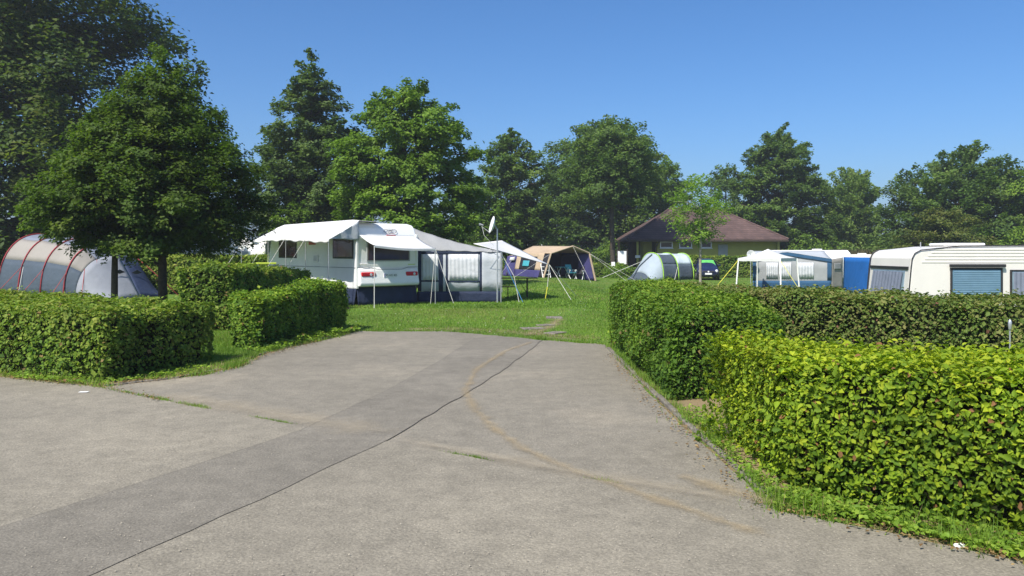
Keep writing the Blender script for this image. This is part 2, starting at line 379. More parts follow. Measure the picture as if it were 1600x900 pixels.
# ------------------------------------------------------------------ leaves, crowns, hedges
def rand_unit(rng, n):
    v = rng.normal(size=(n, 3)); return v / np.linalg.norm(v, axis=1, keepdims=True)
def norm(v): return v / np.maximum(np.linalg.norm(v, axis=1, keepdims=True), 1e-6)
def leaves(name, C, N, L, mat, parent, rng, wide=0.62, big=False, tint=None, D=None):
    n = len(C); N = norm(N)
    R = rand_unit(rng, n) if D is None else D
    Dv = norm(R - N * np.sum(R * N, axis=1, keepdims=True)); S = np.cross(N, Dv)
    L = np.asarray(L).reshape(-1, 1) * np.ones((n, 1)); W = L * wide
    t = rng.random(n) if tint is None else tint
    fold = N * L * 0.10
    if big:
        k = 6
        V = np.stack([C - Dv*L*.5, C - Dv*L*.18 + S*W*.46 + fold, C + Dv*L*.15 + S*W*.36 + fold, C + Dv*L*.5 - N*L*.12,
                      C + Dv*L*.15 - S*W*.36 + fold, C - Dv*L*.18 - S*W*.46 + fold], axis=1).reshape(-1, 3)
        b = (np.arange(n) * k)[:, None]
        Fc = np.concatenate([b + np.array([[0, 3, 2, 1]]), b + np.array([[0, 5, 4, 3]])])
    else:
        k = 4
        V = np.stack([C - Dv*L*.5, C + S*W*.5 + fold, C + Dv*L*.5 - N*L*.08, C - S*W*.5 + fold], axis=1).reshape(-1, 3)
        b = (np.arange(n) * k)[:, None]
        Fc = np.concatenate([b + np.array([[0, 2, 1]]), b + np.array([[0, 3, 2]])])
    return mesh_np(name, V, Fc, mat, parent, np.repeat(t, k))

class Bumps:
    def __init__(s, rng, f, n=7):
        s.k = rng.normal(size=(n, 3)) * f; s.p = rng.random(n) * 6.28; s.n = n
    def __call__(s, P): return np.sin(P @ s.k.T + s.p).sum(axis=1) / math.sqrt(s.n)

def hedge(label, poly, hts, mat, nleaf, L, seed, group=None, big=False, jit=0.045, wide=0.62, rnd=0.14, oddp=0.014):
    """clipped hedge standing on a four-cornered footprint"""
    rng = np.random.default_rng(seed)
    P = np.array(poly, float); c0 = P.mean(axis=0)
    if np.cross(P[1] - P[0], P[2] - P[1]) < 0: P = P[::-1]; hts = list(hts)[::-1]
    H = np.array(hts, float); cz = g(*c0)
    root = thing('hedge', label, 'hedge', (c0[0], c0[1], cz), 0, group)
    Q = P - c0
    E = [(i, (i + 1) % 4) for i in range(4)]
    lens = [np.linalg.norm(Q[b] - Q[a]) for a, b in E]
    # area of the top and of the sides
    top_area = 0.5 * abs(np.cross(Q[2] - Q[0], Q[3] - Q[1]))
    side = [lens[i] * 0.5 * (H[a] + H[b]) for i, (a, b) in enumerate(E)]
    w = np.array(side + [top_area * 1.15]); cnt = (w / w.sum() * nleaf).astype(int)
    def bil(u, v): return (Q[0]*(1-u)[:, None] + Q[1]*u[:, None])*(1-v)[:, None] + (Q[3]*(1-u)[:, None] + Q[2]*u[:, None])*v[:, None]
    def hgt(u, v): return (H[0]*(1-u)+H[1]*u)*(1-v) + (H[3]*(1-u)+H[2]*u)*v
    pts, nrm = [], []
    wu = 0.5 * (lens[0] + lens[2]); wv = 0.5 * (lens[1] + lens[3])
    for i, (a, b) in enumerate(E):
        n = cnt[i]; t = rng.random(n); hh = (H[a]*(1-t) + H[b]*t); z = hh * np.minimum(1, rng.random(n)**0.9 * 1.0)
        xy = Q[a]*(1-t)[:, None] + Q[b]*t[:, None]
        d = (Q[b] - Q[a]) / lens[i]; out = np.array([d[1], -d[0]])
        top = np.clip((z - (hh - rnd)) / rnd, 0, 1); inset = rnd * (1 - np.sqrt(np.maximum(0, 1 - top**2)))
        foot = np.clip(1 - z / 0.25, 0, 1) * 0.07
        endd = np.minimum(t, 1 - t) * lens[i]; ec = np.clip(1 - endd / 0.16, 0, 1); inset = inset + 0.07 * ec**2
        xy = xy - out[None] * (inset + foot)[:, None]
        pts.append(np.c_[xy, z]); nn = np.zeros((n, 3)); nn[:, :2] = out; nn[:, 2] = 0.35 + top * 0.9; nrm.append(nn)
    n = cnt[4]; u = rng.random(n); v = rng.random(n); xy = bil(u, v); z = hgt(u, v)
    de = np.minimum(np.minimum(u, 1 - u) * wu, np.minimum(v, 1 - v) * wv); k = np.clip(1 - de / rnd, 0, 1)
    z = z - rnd * (1 - np.sqrt(np.maximum(0, 1 - k**2))) * 0.8
    pts.append(np.c_[xy, z]); nn = np.zeros((n, 3)); nn[:, 2] = 1; nrm.append(nn)
    Pt = np.concatenate(pts); Nn = norm(np.concatenate(nrm))
    b1 = Bumps(rng, 3.0); b2 = Bumps(rng, 9.0)
    off = 0.045 * b1(Pt) + 0.03 * b2(Pt)
    depth = rng.exponential(jit, len(Pt)); depth = np.where(rng.random(len(Pt)) < 0.05, -rng.random(len(Pt)) * 0.07, depth)
    Pt = Pt + Nn * (off - depth)[:, None]
    # holes: thin the leaf cover where a slow noise is low
    keep = (b2(Pt * 1.3) > -0.95) | (rng.random(len(Pt)) < 0.35)
    Pt = Pt[keep]; Nn = Nn[keep]; Pt[:, 2] = np.maximum(Pt[:, 2], 0.015)
    nn = norm(Nn * 0.75 + np.array([0, 0, 0.35]) + rand_unit(rng, len(Pt)) * 0.7)
    tint = np.clip(rng.beta(1.3, 1.5, len(Pt)) * 0.85 + 0.03 + 0.13 * b1(Pt * 0.8 + 5) - 2.2 * np.maximum(0, depth[keep] - 0.03) + 0.16 * (Nn[:, 2] > 0.9), 0, 0.94)  # deeper leaves get a darker tint: shade of the gaps put into colour
    odd = rng.random(len(Pt)) < oddp; tint[odd] = 0.99
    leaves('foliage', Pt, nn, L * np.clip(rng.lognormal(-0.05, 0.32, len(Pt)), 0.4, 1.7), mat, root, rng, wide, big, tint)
    # solid dark core: blocks the view through, its colour gives the shaded gaps
    m = MB(); qc = Q * 1.0
    ins = 0.13
    def inset_poly(d):
        r = []
        for i in range(4):
            p, a, b = Q[i], Q[i-1], Q[(i+1) % 4]
            e1 = (p - a) / np.linalg.norm(p - a); e2 = (b - p) / np.linalg.norm(b - p)
            n1 = np.array([-e1[1], e1[0]]); n2 = np.array([-e2[1], e2[0]])
            r.append(p + (n1 + n2) / (1 + n1 @ n2) * d)
        return r
    lo = inset_poly(ins + 0.05); hi = inset_poly(ins); ti = inset_poly(ins + 0.12)
    vs = [(*p, 0.04) for p in lo] + [(*p, H[i] - 0.24) for i, p in enumerate(hi)] + [(*p, H[i] - 0.13) for i, p in enumerate(ti)]
    fs = [(3, 2, 1, 0), (8, 9, 10, 11)] + [(i, (i+1) % 4, 4+(i+1) % 4, 4+i) for i in range(4)] + [(4+i, 4+(i+1) % 4, 8+(i+1) % 4, 8+i) for i in range(4)]
    m.add(vs, fs).build('dark_core', M['hedge_core'], root)
    return root

PROF = {
    'oval':  ([0, .06, .2, .42, .65, .82, .93, 1], [.45, .72, .97, 1.0, .84, .58, .33, .06]),
    'cone':  ([0, .05, .16, .35, .6, .8, .93, 1], [.35, .85, 1.0, .92, .66, .40, .18, .03]),
    'dome':  ([0, .06, .2, .45, .7, .86, .95, 1], [.75, .92, 1.0, .98, .82, .58, .36, .08]),
    'tall':  ([0, .08, .25, .5, .75, .9, 1], [.5, .8, 1.0, .95, .75, .5, .12]),
    'vase':  ([0, .1, .35, .6, .8, .93, 1], [.25, .45, .8, 1.0, .85, .5, .1]),
    'young': ([0, .12, .35, .6, .8, .93, 1], [.35, .75, 1.0, .9, .65, .4, .1]),
}
def tree(name, label, base, top, bottom, R, prof, mat, nclump, nleaf, L, trunk_r, seed, flat=0.30, rise=0.15, spray=0.9, bark='bark', group=None,
         lump=0.16, shell=0.45, squash=1.0, cl=0.26, leanx=0.0):
    """tapered trunk with limbs and a crown of leafy sprays; top and bottom are heights above the ground at the trunk"""
    rng = np.random.default_rng(seed)
    root = thing(name, label, 'tree', base, rng.random() * 0.3, group)
    bx = Bumps(rng, 1.6); Hc = top - bottom
    ph, pr = PROF[prof]
    # clump centres
    hs = np.linspace(0, 1, 200); wts = np.interp(hs, ph, pr) + 0.08; cdf = np.cumsum(wts) / wts.sum()
    h = np.interp(rng.random(nclump), cdf, hs); th = rng.random(nclump) * 2 * math.pi
    u = np.c_[np.cos(th), np.sin(th), h * 2.2]
    lim = np.interp(h, ph, pr) * R * (1 + lump * bx(u * 1.5) + 0.5 * lump * bx(u * 4))
    rho = rng.random(nclump) ** shell
    rr = lim * rho * (1 - 0.18 * spray)
    C = np.c_[np.cos(th) * rr, np.sin(th) * rr * squash, bottom + h * Hc + 0.05 * Hc * 0.4 * bx(u * 3)]
    C[:, 0] += leanx * h
    # direction of each spray: outward, a bit up or down
    elv = rise + rng.normal(0, 0.22, nclump) + np.where(h > 0.8, (h - 0.8) * 3.5, 0) - np.where(h < 0.18, 0.35, 0)
    th2 = th + rng.normal(0, 0.45, nclump)
    D = np.c_[np.cos(th2) * np.cos(elv), np.sin(th2) * np.cos(elv), np.sin(elv)]
    size = cl * R * rng.uniform(0.55, 1.25, nclump) * (0.55 + 0.45 * np.minimum(1, lim / R + 0.2))
    nleaf = nleaf * 0.63; L = L * 1.22; per = (size ** 2); per = np.maximum(6, per / per.sum() * nleaf).astype(int)
    idx = np.repeat(np.arange(nclump), per); n = len(idx)
    Dk = D[idx]; up = np.array([0, 0, 1.0]); Sk = norm(np.cross(Dk, up)); Uk = np.cross(Sk, Dk)
    a = rng.uniform(-0.9, 1.1, n); b = rng.normal(0, 0.42, n) * (1 - 0.45 * np.clip(a, 0, 1)); c = rng.normal(0, flat * 0.45, n)
    s = size[idx][:, None]
    P = C[idx] + Dk * (a[:, None] * s) + Sk * (b[:, None] * s * 0.85) + Uk * (c[:, None] * s) - np.c_[np.zeros(n), np.zeros(n), (a**2) * 0.12 * s[:, 0]]
    outw = norm(np.c_[P[:, 0], P[:, 1], np.zeros(n)])
    N = Uk * 0.9 + outw * 0.4 + rand_unit(rng, n) * 0.55
    ct = rng.normal(0, 0.16, nclump)
    tint = np.clip(0.45 + ct[idx] + rng.normal(0, 0.2, n), 0, 0.94)
    # trunk and limbs
    m = MB(); wob = lambda z: Vector((math.sin(z * 0.7 + seed) * 0.05 * R * 0.3 + leanx * max(0, (z - bottom) / Hc), math.cos(z * 0.9 + seed) * 0.05 * R * 0.3, z))
    zt = bottom + Hc * 0.86
    zz = [-0.15, 0.12, 0.5] + list(np.linspace(max(1.0, bottom * 0.6), zt, 8))
    rs = [trunk_r * 1.45, trunk_r * 1.18, trunk_r] + [trunk_r * (0.95 - 0.85 * i / 7) for i in range(8)]
    m.tube([wob(z) for z in zz], rs, 9)
    tr = m.build('trunk', M[bark], root, smooth=True)
    m = MB(); order = rng.permutation(nclump)[:min(nclump, 46)]
    for j in order:
        e = Vector(C[j]); z0 = max(bottom * 0.75, min(zt * 0.97, e.z - (0.25 + 0.5 * rng.random()) * math.hypot(e.x, e.y) * (0.6 if rise < 0.3 else 1.1)))
        z0 = max(z0, 0.3); s0 = wob(z0); mid = s0.lerp(e, 0.5) + Vector((0, 0, 0.06 * R)); r0 = trunk_r * (0.16 + 0.28 * (1 - (z0 - 0) / max(zt, 1)))
        m.tube([s0, mid, e, e + Vector(D[j]) * size[j] * 0.6], [r0, r0 * 0.7, r0 * 0.38, r0 * 0.15], 5, cap=False)
    m.build('limb', M[bark], tr, smooth=True)
    leaves('crown', P, N, L * rng.uniform(0.7, 1.25, n), M[mat] if isinstance(mat, str) else mat, root, rng, 0.6, False, tint)
    return root

def shrub(label, base, R, Hh, mat, n, L, seed, group=None):
    rng = np.random.default_rng(seed)
    root = thing('shrub', label, 'shrub', base, 0, group)
    b = Bumps(rng, 2.0); d = rand_unit(rng, n); d[:, 2] = np.abs(d[:, 2])
    r = (rng.random(n) ** 0.3) * (1 + 0.22 * b(d * 2) + 0.12 * b(d * 5))
    P = d * r[:, None] * np.array([R, R * 0.8, Hh]); P[:, 2] = np.maximum(P[:, 2], 0.02)
    N = d * 0.5 + np.array([0, 0, 0.5]) + rand_unit(rng, n) * 0.8
    leaves('foliage', P, N, L * rng.uniform(0.7, 1.3, n), M[mat], root, rng)
    m = MB()
    for k in range(6):
        t = k * 1.05; m.tube([(0, 0, -0.05), (math.cos(t)*R*.25, math.sin(t)*R*.2, Hh*.45), (math.cos(t)*R*.5, math.sin(t)*R*.4, Hh*.8)], [0.05, 0.035, 0.012], 5)
    m.build('stem', M['bark'], root)
    return root

# ------------------------------------------------------------------ ground, road, driveway
def gline(a, b, step): return list(np.arange(a, b + step * 0.5, step))
gx = [-3000, -900, -300, -140, -90] + gline(-64, 64, 1.0) + [90, 140, 300, 900, 3000]
gy = [-600, -150, -50, -20] + gline(-8, 100, 1.0) + [115, 140, 200, 400, 1000, 4000]
GX, GY = np.meshgrid(gx, gy); Vg = np.c_[GX.ravel(), GY.ravel(), G(GX.ravel(), GY.ravel())]
nx, ny = len(gx), len(gy); ii = (np.arange(ny - 1)[:, None] * nx + np.arange(nx - 1)[None]).ravel()
tag(mesh_np('ground', Vg, np.c_[ii, ii + 1, ii + nx + 1, ii + nx], M['lawn'], smooth=True), kind='structure')

def wobble_line(pts, step, amp, seed):
    r = random.Random(seed); out = []
    for (a, b) in zip(pts[:-1], pts[1:]):
        a = Vector((*a, 0)); b = Vector((*b, 0)); k = max(1, int((b - a).length / step)); d = (b - a).normalized(); nn = Vector((-d.y, d.x, 0))
        for i in range(k):
            p = a.lerp(b, i / k) + nn * r.uniform(-amp, amp); out.append((p.x, p.y))
    out.append(tuple(pts[-1])); return out
def sheet(name, outline, z, mat, thick=0.0):
    me = bpy.data.meshes.new(name); me.from_pydata([(x, y, z) for x, y in outline], [], [tuple(range(len(outline)))])
    return link_mesh(name, me, mat)
EDGE = [(-60, 31), (-14, 13.4), (-9.5, 11.62), (-6.97, 10.72), (-5.26, 9.96), (-4.2, 9.18), (-1.92, 7.6), (-1.15, 7.09), (0.4, 6.02), (1.66, 5.23), (2.2, 4.83), (2.8, 4.31), (3.7, 3.45), (8, -0.6), (40, -30)]
edge_w = wobble_line(EDGE[1:13], 0.12, 0.016, 3)
tag(sheet('road', [EDGE[0]] + edge_w + [EDGE[13], EDGE[14], (40, -80), (-60, -80)], 0.008, M['road']), kind='structure')
DR_L = [(-5.22, 9.9), (-4.75, 10.35), (-4.25, 10.95), (-4.1, 11.9), (-4.2, 12.8), (-4.08, 13.7), (-3.62, 15.5), (-3.36, 17.0)]
DR_T = [(-3.36, 17.0), (-1.38, 17.0), (-0.4, 16.2), (0.62, 15.3), (1.72, 14.6)]
DR_R = [(1.72, 14.6), (1.66, 10.5), (1.66, 8.5), (1.70, 6.86), (1.74, 5.1)]
dl = wobble_line(DR_L, 0.2, 0.02, 5); dt = wobble_line(DR_T, 0.18, 0.10, 6); dr = wobble_line(DR_R, 0.2, 0.018, 7)
tag(sheet('driveway', dl[:-1] + dt[:-1] + dr + [(-1.2, 6.95)], 0.004, M['drive']), kind='structure')
ST_L = [(-6.2, -1.0), (-3.16, 4.86), (-2.55, 6.2), (-2.02, 7.5), (-1.55, 9.6), (-1.18, 12.0), (-0.74, 15.6)]
ST_R = [(-5.0, -1.4), (-2.2, 4.14), (-1.62, 5.7), (-1.12, 7.15), (-0.62, 9.2), (-0.12, 11.4), (0.58, 15.2)]
sl = wobble_line(ST_L, 0.4, 0.008, 8); sr = wobble_line(ST_R, 0.30, 0.016, 9)
tag(sheet('patch_strip', sl + [(-0.3, 15.95), (0.2, 15.55)] + sr[::-1], 0.0105, M['strip']), kind='structure')
def ribbon(name, pts, w, z, mat, seed, tinted=False, wv=None, kind='stuff'):
    P = np.array(pts, float); d = np.gradient(P, axis=0); d /= np.linalg.norm(d, axis=1, keepdims=True); nn = np.c_[-d[:, 1], d[:, 0]]
    r = np.random.default_rng(seed); k = 5 if tinted else 2
    ww = w * (r.uniform(0.6, 1.3, len(P)) if wv is None else np.array(wv))
    ts = np.linspace(-1, 1, k); V = np.stack([np.c_[P + nn * (ww * t * 0.5)[:, None], np.full(len(P), z)] for t in ts], axis=1).reshape(-1, 3)
    fall = 1 - np.abs(ts); endf = np.minimum(1, np.minimum(np.arange(len(P)), np.arange(len(P))[::-1]) / 3)
    tint = (endf[:, None] * fall[None]).ravel()
    b = (np.arange(len(P) - 1)[:, None] * k + np.arange(k - 1)[None]).ravel()
    return tag(mesh_np(name, V, np.c_[b, b + 1, b + k + 1, b + k], mat, None, tint), kind=kind)
ribbon('tar_seam', sl, 0.005, 0.012, M['seam'], 1)
ribbon('tar_seam', sr, 0.006, 0.012, M['seam'], 2)
def dense(pts, step=0.15): 
    out = []
    for a, b in zip(pts[:-1], pts[1:]):
        k = max(1, int(math.dist(a, b) / step)); out += [(a[0] + (b[0]-a[0])*i/k, a[1] + (b[1]-a[1])*i/k) for i in range(k)]
    return out + [pts[-1]]
def gp(px, py): Y = F * CAM_H / (py - HOR); return (X(px, Y), Y)
S1 = dense([gp(*p) for p in [(838, 533), (790, 550), (745, 578), (727, 612), (742, 642), (772, 672), (815, 702), (870, 728), (935, 752), (1010, 778), (1110, 812), (1210, 845), (1300, 872)]])
ribbon('sand', S1, 0.30, 0.021, M['sand'], 3, True)
ribbon('sand', dense([(-4.3, 9.45), (-3.0, 8.62), (-1.92, 7.85), (-1.0, 7.3)]), 0.75, 0.022, M['pale_sand'], 4, True)
ribbon('sand', dense([(-1.15, 7.2), (0.4, 6.1), (1.7, 5.25)]), 0.42, 0.023, M['pale_sand'], 5, True)
ribbon('sand', dense([(1.1, 6.2), (1.55, 5.55), (2.1, 4.95)]), 0.5, 0.024, M['sand'], 6, True)
ribbon('bare_dirt', dense([(-2.6, 17.5), (-1.0, 17.6), (-0.1, 17.0), (0.9, 16.2), (1.9, 15.4)]), 1.9, 0.0034, M['dirt'], 7, True)
ribbon('bare_dirt', dense([(0.2, 15.9), (0.75, 17.5), (1.1, 19.5), (1.3, 20.5)]), 0.8, 0.010, M['dirt'], 8, True)
ribbon('bare_dirt', dense([(2.4, 9.4), (2.2, 8.6), (1.98, 7.6), (2.2, 6.2), (2.9, 4.9), (3.6, 4.0)], 0.2), 1.3, 0.0028, M['verge_dirt'], 9, True)
ribbon('bare_dirt', dense([(-9, 11.55), (-5.35, 10.1), (-4.5, 11.1), (-4.25, 12.6), (-3.9, 15)], 0.2), 1.0, 0.0032, M['verge_dirt'], 10, True)
# worn paving slabs sunk into the lawn
for i, (px, py, w, d) in enumerate([(866, 497, .42, .55), (832, 514, .5, .35), (852, 509, .35, .3), (868, 521, .45, .3)]):
    x, y = gp(px, py); m = MB(); m.box(-w/2, w/2, -d/2, d/2, -0.03, 0.028)
    o = m.build('paving_slab', M['kerb'], None, bevel=0.01); o.location = (x, y, 0); o.rotation_euler.z = 0.3 * i
    tag(o, ['large pale paving slab sunk in the lawn, farthest of four', 'left worn paving slab in the grass path', 'small worn paving slab in the middle of the grass path', 'worn paving slab nearest the driveway edge'][i], 'paving slab', 'worn slabs in the grass track')
# kerb stones
kr = thing('kerb', 'low weathered stone kerb between driveway and right hand hedges', 'kerb', (1.72, 7.0, 0)); kr['kind'] = 'structure'; del kr['label']; del kr['category']
rk = random.Random(4); y = 1.75
def kerb_run(parent, pts, off, ln=0.95):
    P = dense(pts, 0.05); acc = [0]
    for a, b in zip(P[:-1], P[1:]): acc.append(acc[-1] + math.dist(a, b))
    s = 0.1
    px_, py_ = np.array([p[0] for p in P]), np.array([p[1] for p in P])
    while s + ln < acc[-1]:
        a = Vector((np.interp(s, acc, px_), np.interp(s, acc, py_), 0)); b = Vector((np.interp(s + ln - 0.015, acc, px_), np.interp(s + ln - 0.015, acc, py_), 0))
        d = (b - a).normalized(); nn = Vector((d.y, -d.x, 0)) * off; h = 0.026 + rk.uniform(-0.014, 0.014)
        m = MB(); w = 0.032
        pts4 = [a + nn - Vector((d.y, -d.x, 0)) * w, b + nn - Vector((d.y, -d.x, 0)) * w, b + nn + Vector((d.y, -d.x, 0)) * w, a + nn + Vector((d.y, -d.x, 0)) * w]
        org = parent.location
        m.add([p - org + Vector((0, 0, -0.08)) for p in pts4] + [p - org + Vector((0, 0, h + rk.uniform(-.006, .006))) for p in pts4], [(0,3,2,1),(4,5,6,7),(0,1,5,4),(1,2,6,5),(2,3,7,6),(3,0,4,7)])
        m.build('kerb_stone', M['kerb'], parent, bevel=0.012)
        s += ln
kerb_run(kr, [(1.66, 14.4), (1.66, 8.5), (1.70, 6.86), (1.74, 5.35)][::-1], 0.06)
kl = thing('kerb', None, None, (-4.2, 12.0, 0)); kl['kind'] = 'structure'
kerb_run(kl, DR_L, -0.06)

# ------------------------------------------------------------------ hedges
GH = 'clipped garden hedges'
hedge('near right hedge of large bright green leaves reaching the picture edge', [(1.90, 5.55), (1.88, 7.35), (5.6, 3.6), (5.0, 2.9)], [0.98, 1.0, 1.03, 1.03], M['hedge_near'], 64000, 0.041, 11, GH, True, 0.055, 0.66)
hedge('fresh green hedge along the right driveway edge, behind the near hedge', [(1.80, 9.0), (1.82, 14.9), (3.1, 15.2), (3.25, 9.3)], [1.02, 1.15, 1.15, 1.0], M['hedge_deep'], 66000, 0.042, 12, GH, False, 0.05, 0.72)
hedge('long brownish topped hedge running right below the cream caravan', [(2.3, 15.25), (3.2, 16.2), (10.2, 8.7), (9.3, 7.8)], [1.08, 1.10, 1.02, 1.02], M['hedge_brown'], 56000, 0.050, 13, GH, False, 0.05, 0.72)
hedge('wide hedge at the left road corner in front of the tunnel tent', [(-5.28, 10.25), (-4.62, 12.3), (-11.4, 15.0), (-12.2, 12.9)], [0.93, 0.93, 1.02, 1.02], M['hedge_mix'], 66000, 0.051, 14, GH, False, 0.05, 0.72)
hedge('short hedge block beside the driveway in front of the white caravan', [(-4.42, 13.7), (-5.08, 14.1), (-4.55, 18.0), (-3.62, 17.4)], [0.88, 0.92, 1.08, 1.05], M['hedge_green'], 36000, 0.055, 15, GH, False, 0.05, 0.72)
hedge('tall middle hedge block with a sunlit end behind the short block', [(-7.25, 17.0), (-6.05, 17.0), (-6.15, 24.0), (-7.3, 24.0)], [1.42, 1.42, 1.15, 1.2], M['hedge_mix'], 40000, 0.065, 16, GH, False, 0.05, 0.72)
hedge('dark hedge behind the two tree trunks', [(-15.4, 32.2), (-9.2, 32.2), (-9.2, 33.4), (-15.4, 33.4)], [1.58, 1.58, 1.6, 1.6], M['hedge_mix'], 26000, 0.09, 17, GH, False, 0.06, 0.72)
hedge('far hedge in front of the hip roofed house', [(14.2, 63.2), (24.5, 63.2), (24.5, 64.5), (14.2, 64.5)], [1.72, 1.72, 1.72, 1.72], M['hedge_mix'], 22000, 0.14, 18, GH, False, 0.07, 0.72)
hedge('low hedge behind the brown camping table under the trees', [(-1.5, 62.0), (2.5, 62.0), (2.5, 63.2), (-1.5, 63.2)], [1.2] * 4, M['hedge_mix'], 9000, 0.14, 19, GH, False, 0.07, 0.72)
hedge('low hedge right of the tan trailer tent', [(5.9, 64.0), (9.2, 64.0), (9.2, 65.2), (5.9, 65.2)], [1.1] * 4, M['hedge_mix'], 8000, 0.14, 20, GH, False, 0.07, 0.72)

# ------------------------------------------------------------------ trees
tree('tall_tree', 'huge dark tree at the left edge with crown out of frame', at(45, 44), 21.0, 1.8, 10.4, 'tall', 'leaf_tall', 640, 170000, 0.25, 0.48, 21, 0.45, 0.12, 1.0, lump=0.11, cl=0.15)
tree('hornbeam_tree', 'broad dense hornbeam over the tunnel tent, right of two trunks', at(256, 21.2), 7.05, 1.75, 3.0, 'cone', 'leaf_beech', 620, 130000, 0.092, 0.12, 22, 0.42, 0.10, 1.0, lump=0.08, cl=0.16)
tree('hornbeam_tree', 'smaller hornbeam with the thin trunk in front of the tent', at(181, 20.3), 5.6, 1.9, 2.3, 'cone', 'leaf_beech', 300, 60000, 0.092, 0.085, 23, 0.42, 0.1, 1.0, lump=0.10, cl=0.18)
tree('alder_tree', 'tall airy conical tree with dark straight trunk behind the caravan', at(487, 46), 13.3, 2.6, 4.3, 'cone', 'leaf_alder', 330, 80000, 0.19, 0.24, 24, 0.45, 0.18, 1.0, lump=0.14, cl=0.17, shell=0.6)
tree('hornbeam_tree', 'big rounded green hornbeam right behind the white caravan roof', at(635, 41), 10.3, 0.5, 4.6, 'dome', 'leaf_fresh', 620, 125000, 0.175, 0.26, 25, 0.36, 0.02, 1.0, lump=0.09, cl=0.15)
tree('shade_tree', 'dark slender tree between the two big round crowns', at(800, 68), 12.0, 0.6, 3.9, 'tall', 'leaf_oak', 300, 60000, 0.23, 0.26, 26, 0.5, 0.25, 0.9, lump=0.14, cl=0.20)
tree('shade_tree', 'broad dark green tree left of the house roof', at(945, 86), 16.2, 0.5, 9.4, 'dome', 'leaf_oak', 600, 125000, 0.30, 0.42, 27, 0.42, 0.22, 1.0, lump=0.10, cl=0.14)
tree('shade_tree', 'slim tree with bare trunk just left of the house roof', at(957, 66.3), 13.2, 6.3, 4.1, 'dome', 'leaf_oak', 190, 42000, 0.22, 0.22, 39, 0.4, 0.2, 0.9, cl=0.28)
tree('shade_tree', 'lower green tree rising behind the left end of the house', at(1040, 92), 12.4, 1.0, 4.0, 'dome', 'leaf_fresh', 190, 40000, 0.25, 0.28, 28, 0.45, 0.15, 0.9, lump=0.15, cl=0.25)
tree('young_tree', 'young light green tree with thin pale trunk by the blue car', at(1095, 47), 6.9, 2.9, 2.2, 'young', 'leaf_young', 130, 8500, 0.14, 0.085, 29, 0.6, 0.25, 1.0, 'bark_pale', lump=0.26, cl=0.22, shell=0.6)
tree('shade_tree', 'small dark tree top between house ridge and the right tall tree', at(1135, 96), 12.5, 1.5, 4.0, 'oval', 'leaf_oak', 150, 26000, 0.28, 0.28, 30, 0.45, 0.15, 0.9, cl=0.25)
tree('shade_tree', 'tall dark green tree behind the right end of the house', at(1216, 82), 15.0, 0.6, 5.9, 'oval', 'leaf_oak', 480, 95000, 0.27, 0.36, 31, 0.45, 0.3, 1.0, lump=0.10, cl=0.16)
tree('slender_tree', 'pale olive upright tree between the two dark right hand trees', at(1330, 84), 10.8, 0.8, 3.5, 'vase', 'leaf_olive', 230, 46000, 0.24, 0.2, 32, 0.45, 0.85, 1.0, lump=0.16, cl=0.24)
tree('shade_tree', 'very wide domed dark tree at the right', at(1500, 72), 11.4, 0.4, 8.2, 'dome', 'leaf_oak', 640, 120000, 0.26, 0.4, 33, 0.42, 0.4, 1.0, lump=0.07, cl=0.13)
tree('bushy_tree', 'low yellowish tree in front of the wide right hand dome', at(1478, 61), 5.3, 0.8, 3.7, 'dome', 'leaf_rust', 150, 28000, 0.20, 0.2, 34, 0.35, 0.1, 1.0, lump=0.15, cl=0.24)
tree('shade_tree', 'green tree cut by the right picture edge', at(1625, 66), 10.0, 0.8, 3.6, 'oval', 'leaf_fresh', 150, 32000, 0.21, 0.26, 35, 0.45, 0.2, 1.0, cl=0.25)
tree('shade_tree', 'dark green tree filling the gap right of the round hornbeam', at(742, 66), 8.4, 0.6, 3.6, 'oval', 'leaf_fresh', 130, 28000, 0.22, 0.22, 36, 0.45, 0.15, 0.9, cl=0.26)
tree('bushy_tree', 'small bright green tree below the airy conical tree', at(463, 43), 4.7, 0.9, 1.35, 'oval', 'leaf_fresh', 70, 12000, 0.14, 0.09, 37, 0.5, 0.2, 0.9, cl=0.34)
GS = 'background shrubs under the trees'
for i, (px, Y, R, Hh, mt, lab) in enumerate([
        (425, 50, 3.0, 2.9, 'leaf_rust', 'yellow green shrub between canopy end and airy tree'),
        (560, 52, 3.6, 3.2, 'leaf_oak', 'dark shrub behind the left half of the caravan roof'),
        (700, 60, 4.2, 3.2, 'leaf_oak', 'dark shrub behind the grey awning roof'),
        (790, 72, 4.5, 3.0, 'leaf_oak', 'dark shrub behind the satellite dish'),
        (885, 74, 3.6, 2.2, 'leaf_oak', 'dark shrub behind the tan tent ridge'),
        (965, 76, 3.6, 2.6, 'leaf_fresh', 'shrub at the left end of the house'),
        (1275, 78, 4.5, 3.6, 'leaf_fresh', 'green shrub right of the house behind the blue awning'),
        (1335, 74, 3.0, 2.4, 'leaf_olive', 'olive shrub left of the reed bank'),
        (1395, 70, 3.0, 3.6, 'leaf_oak', 'dark shrub above the cream caravan front'),
        (1440, 66, 3.4, 3.0, 'leaf_oak', 'dark shrub right of the reed bank'),
        (1560, 62, 4.0, 3.4, 'leaf_fresh', 'green shrub above the right caravan roof'),
        (20, 47, 4.5, 3.4, 'leaf_tall', 'dark shrub behind the tunnel tent at the left edge'),
        (130, 52, 4.0, 3.0, 'leaf_tall', 'dark shrub behind the tunnel tent ridge')]):
    b = at(px, Y); shrub(lab, b, R, Hh - b[2] * 0, mt, 5000, 0.26, 60 + i, GS)
shrub('small flowering shrub in front of the house porch', at(968, 62), 1.1, 1.05, 'leaf_young', 2600, 0.12, 90, GS)
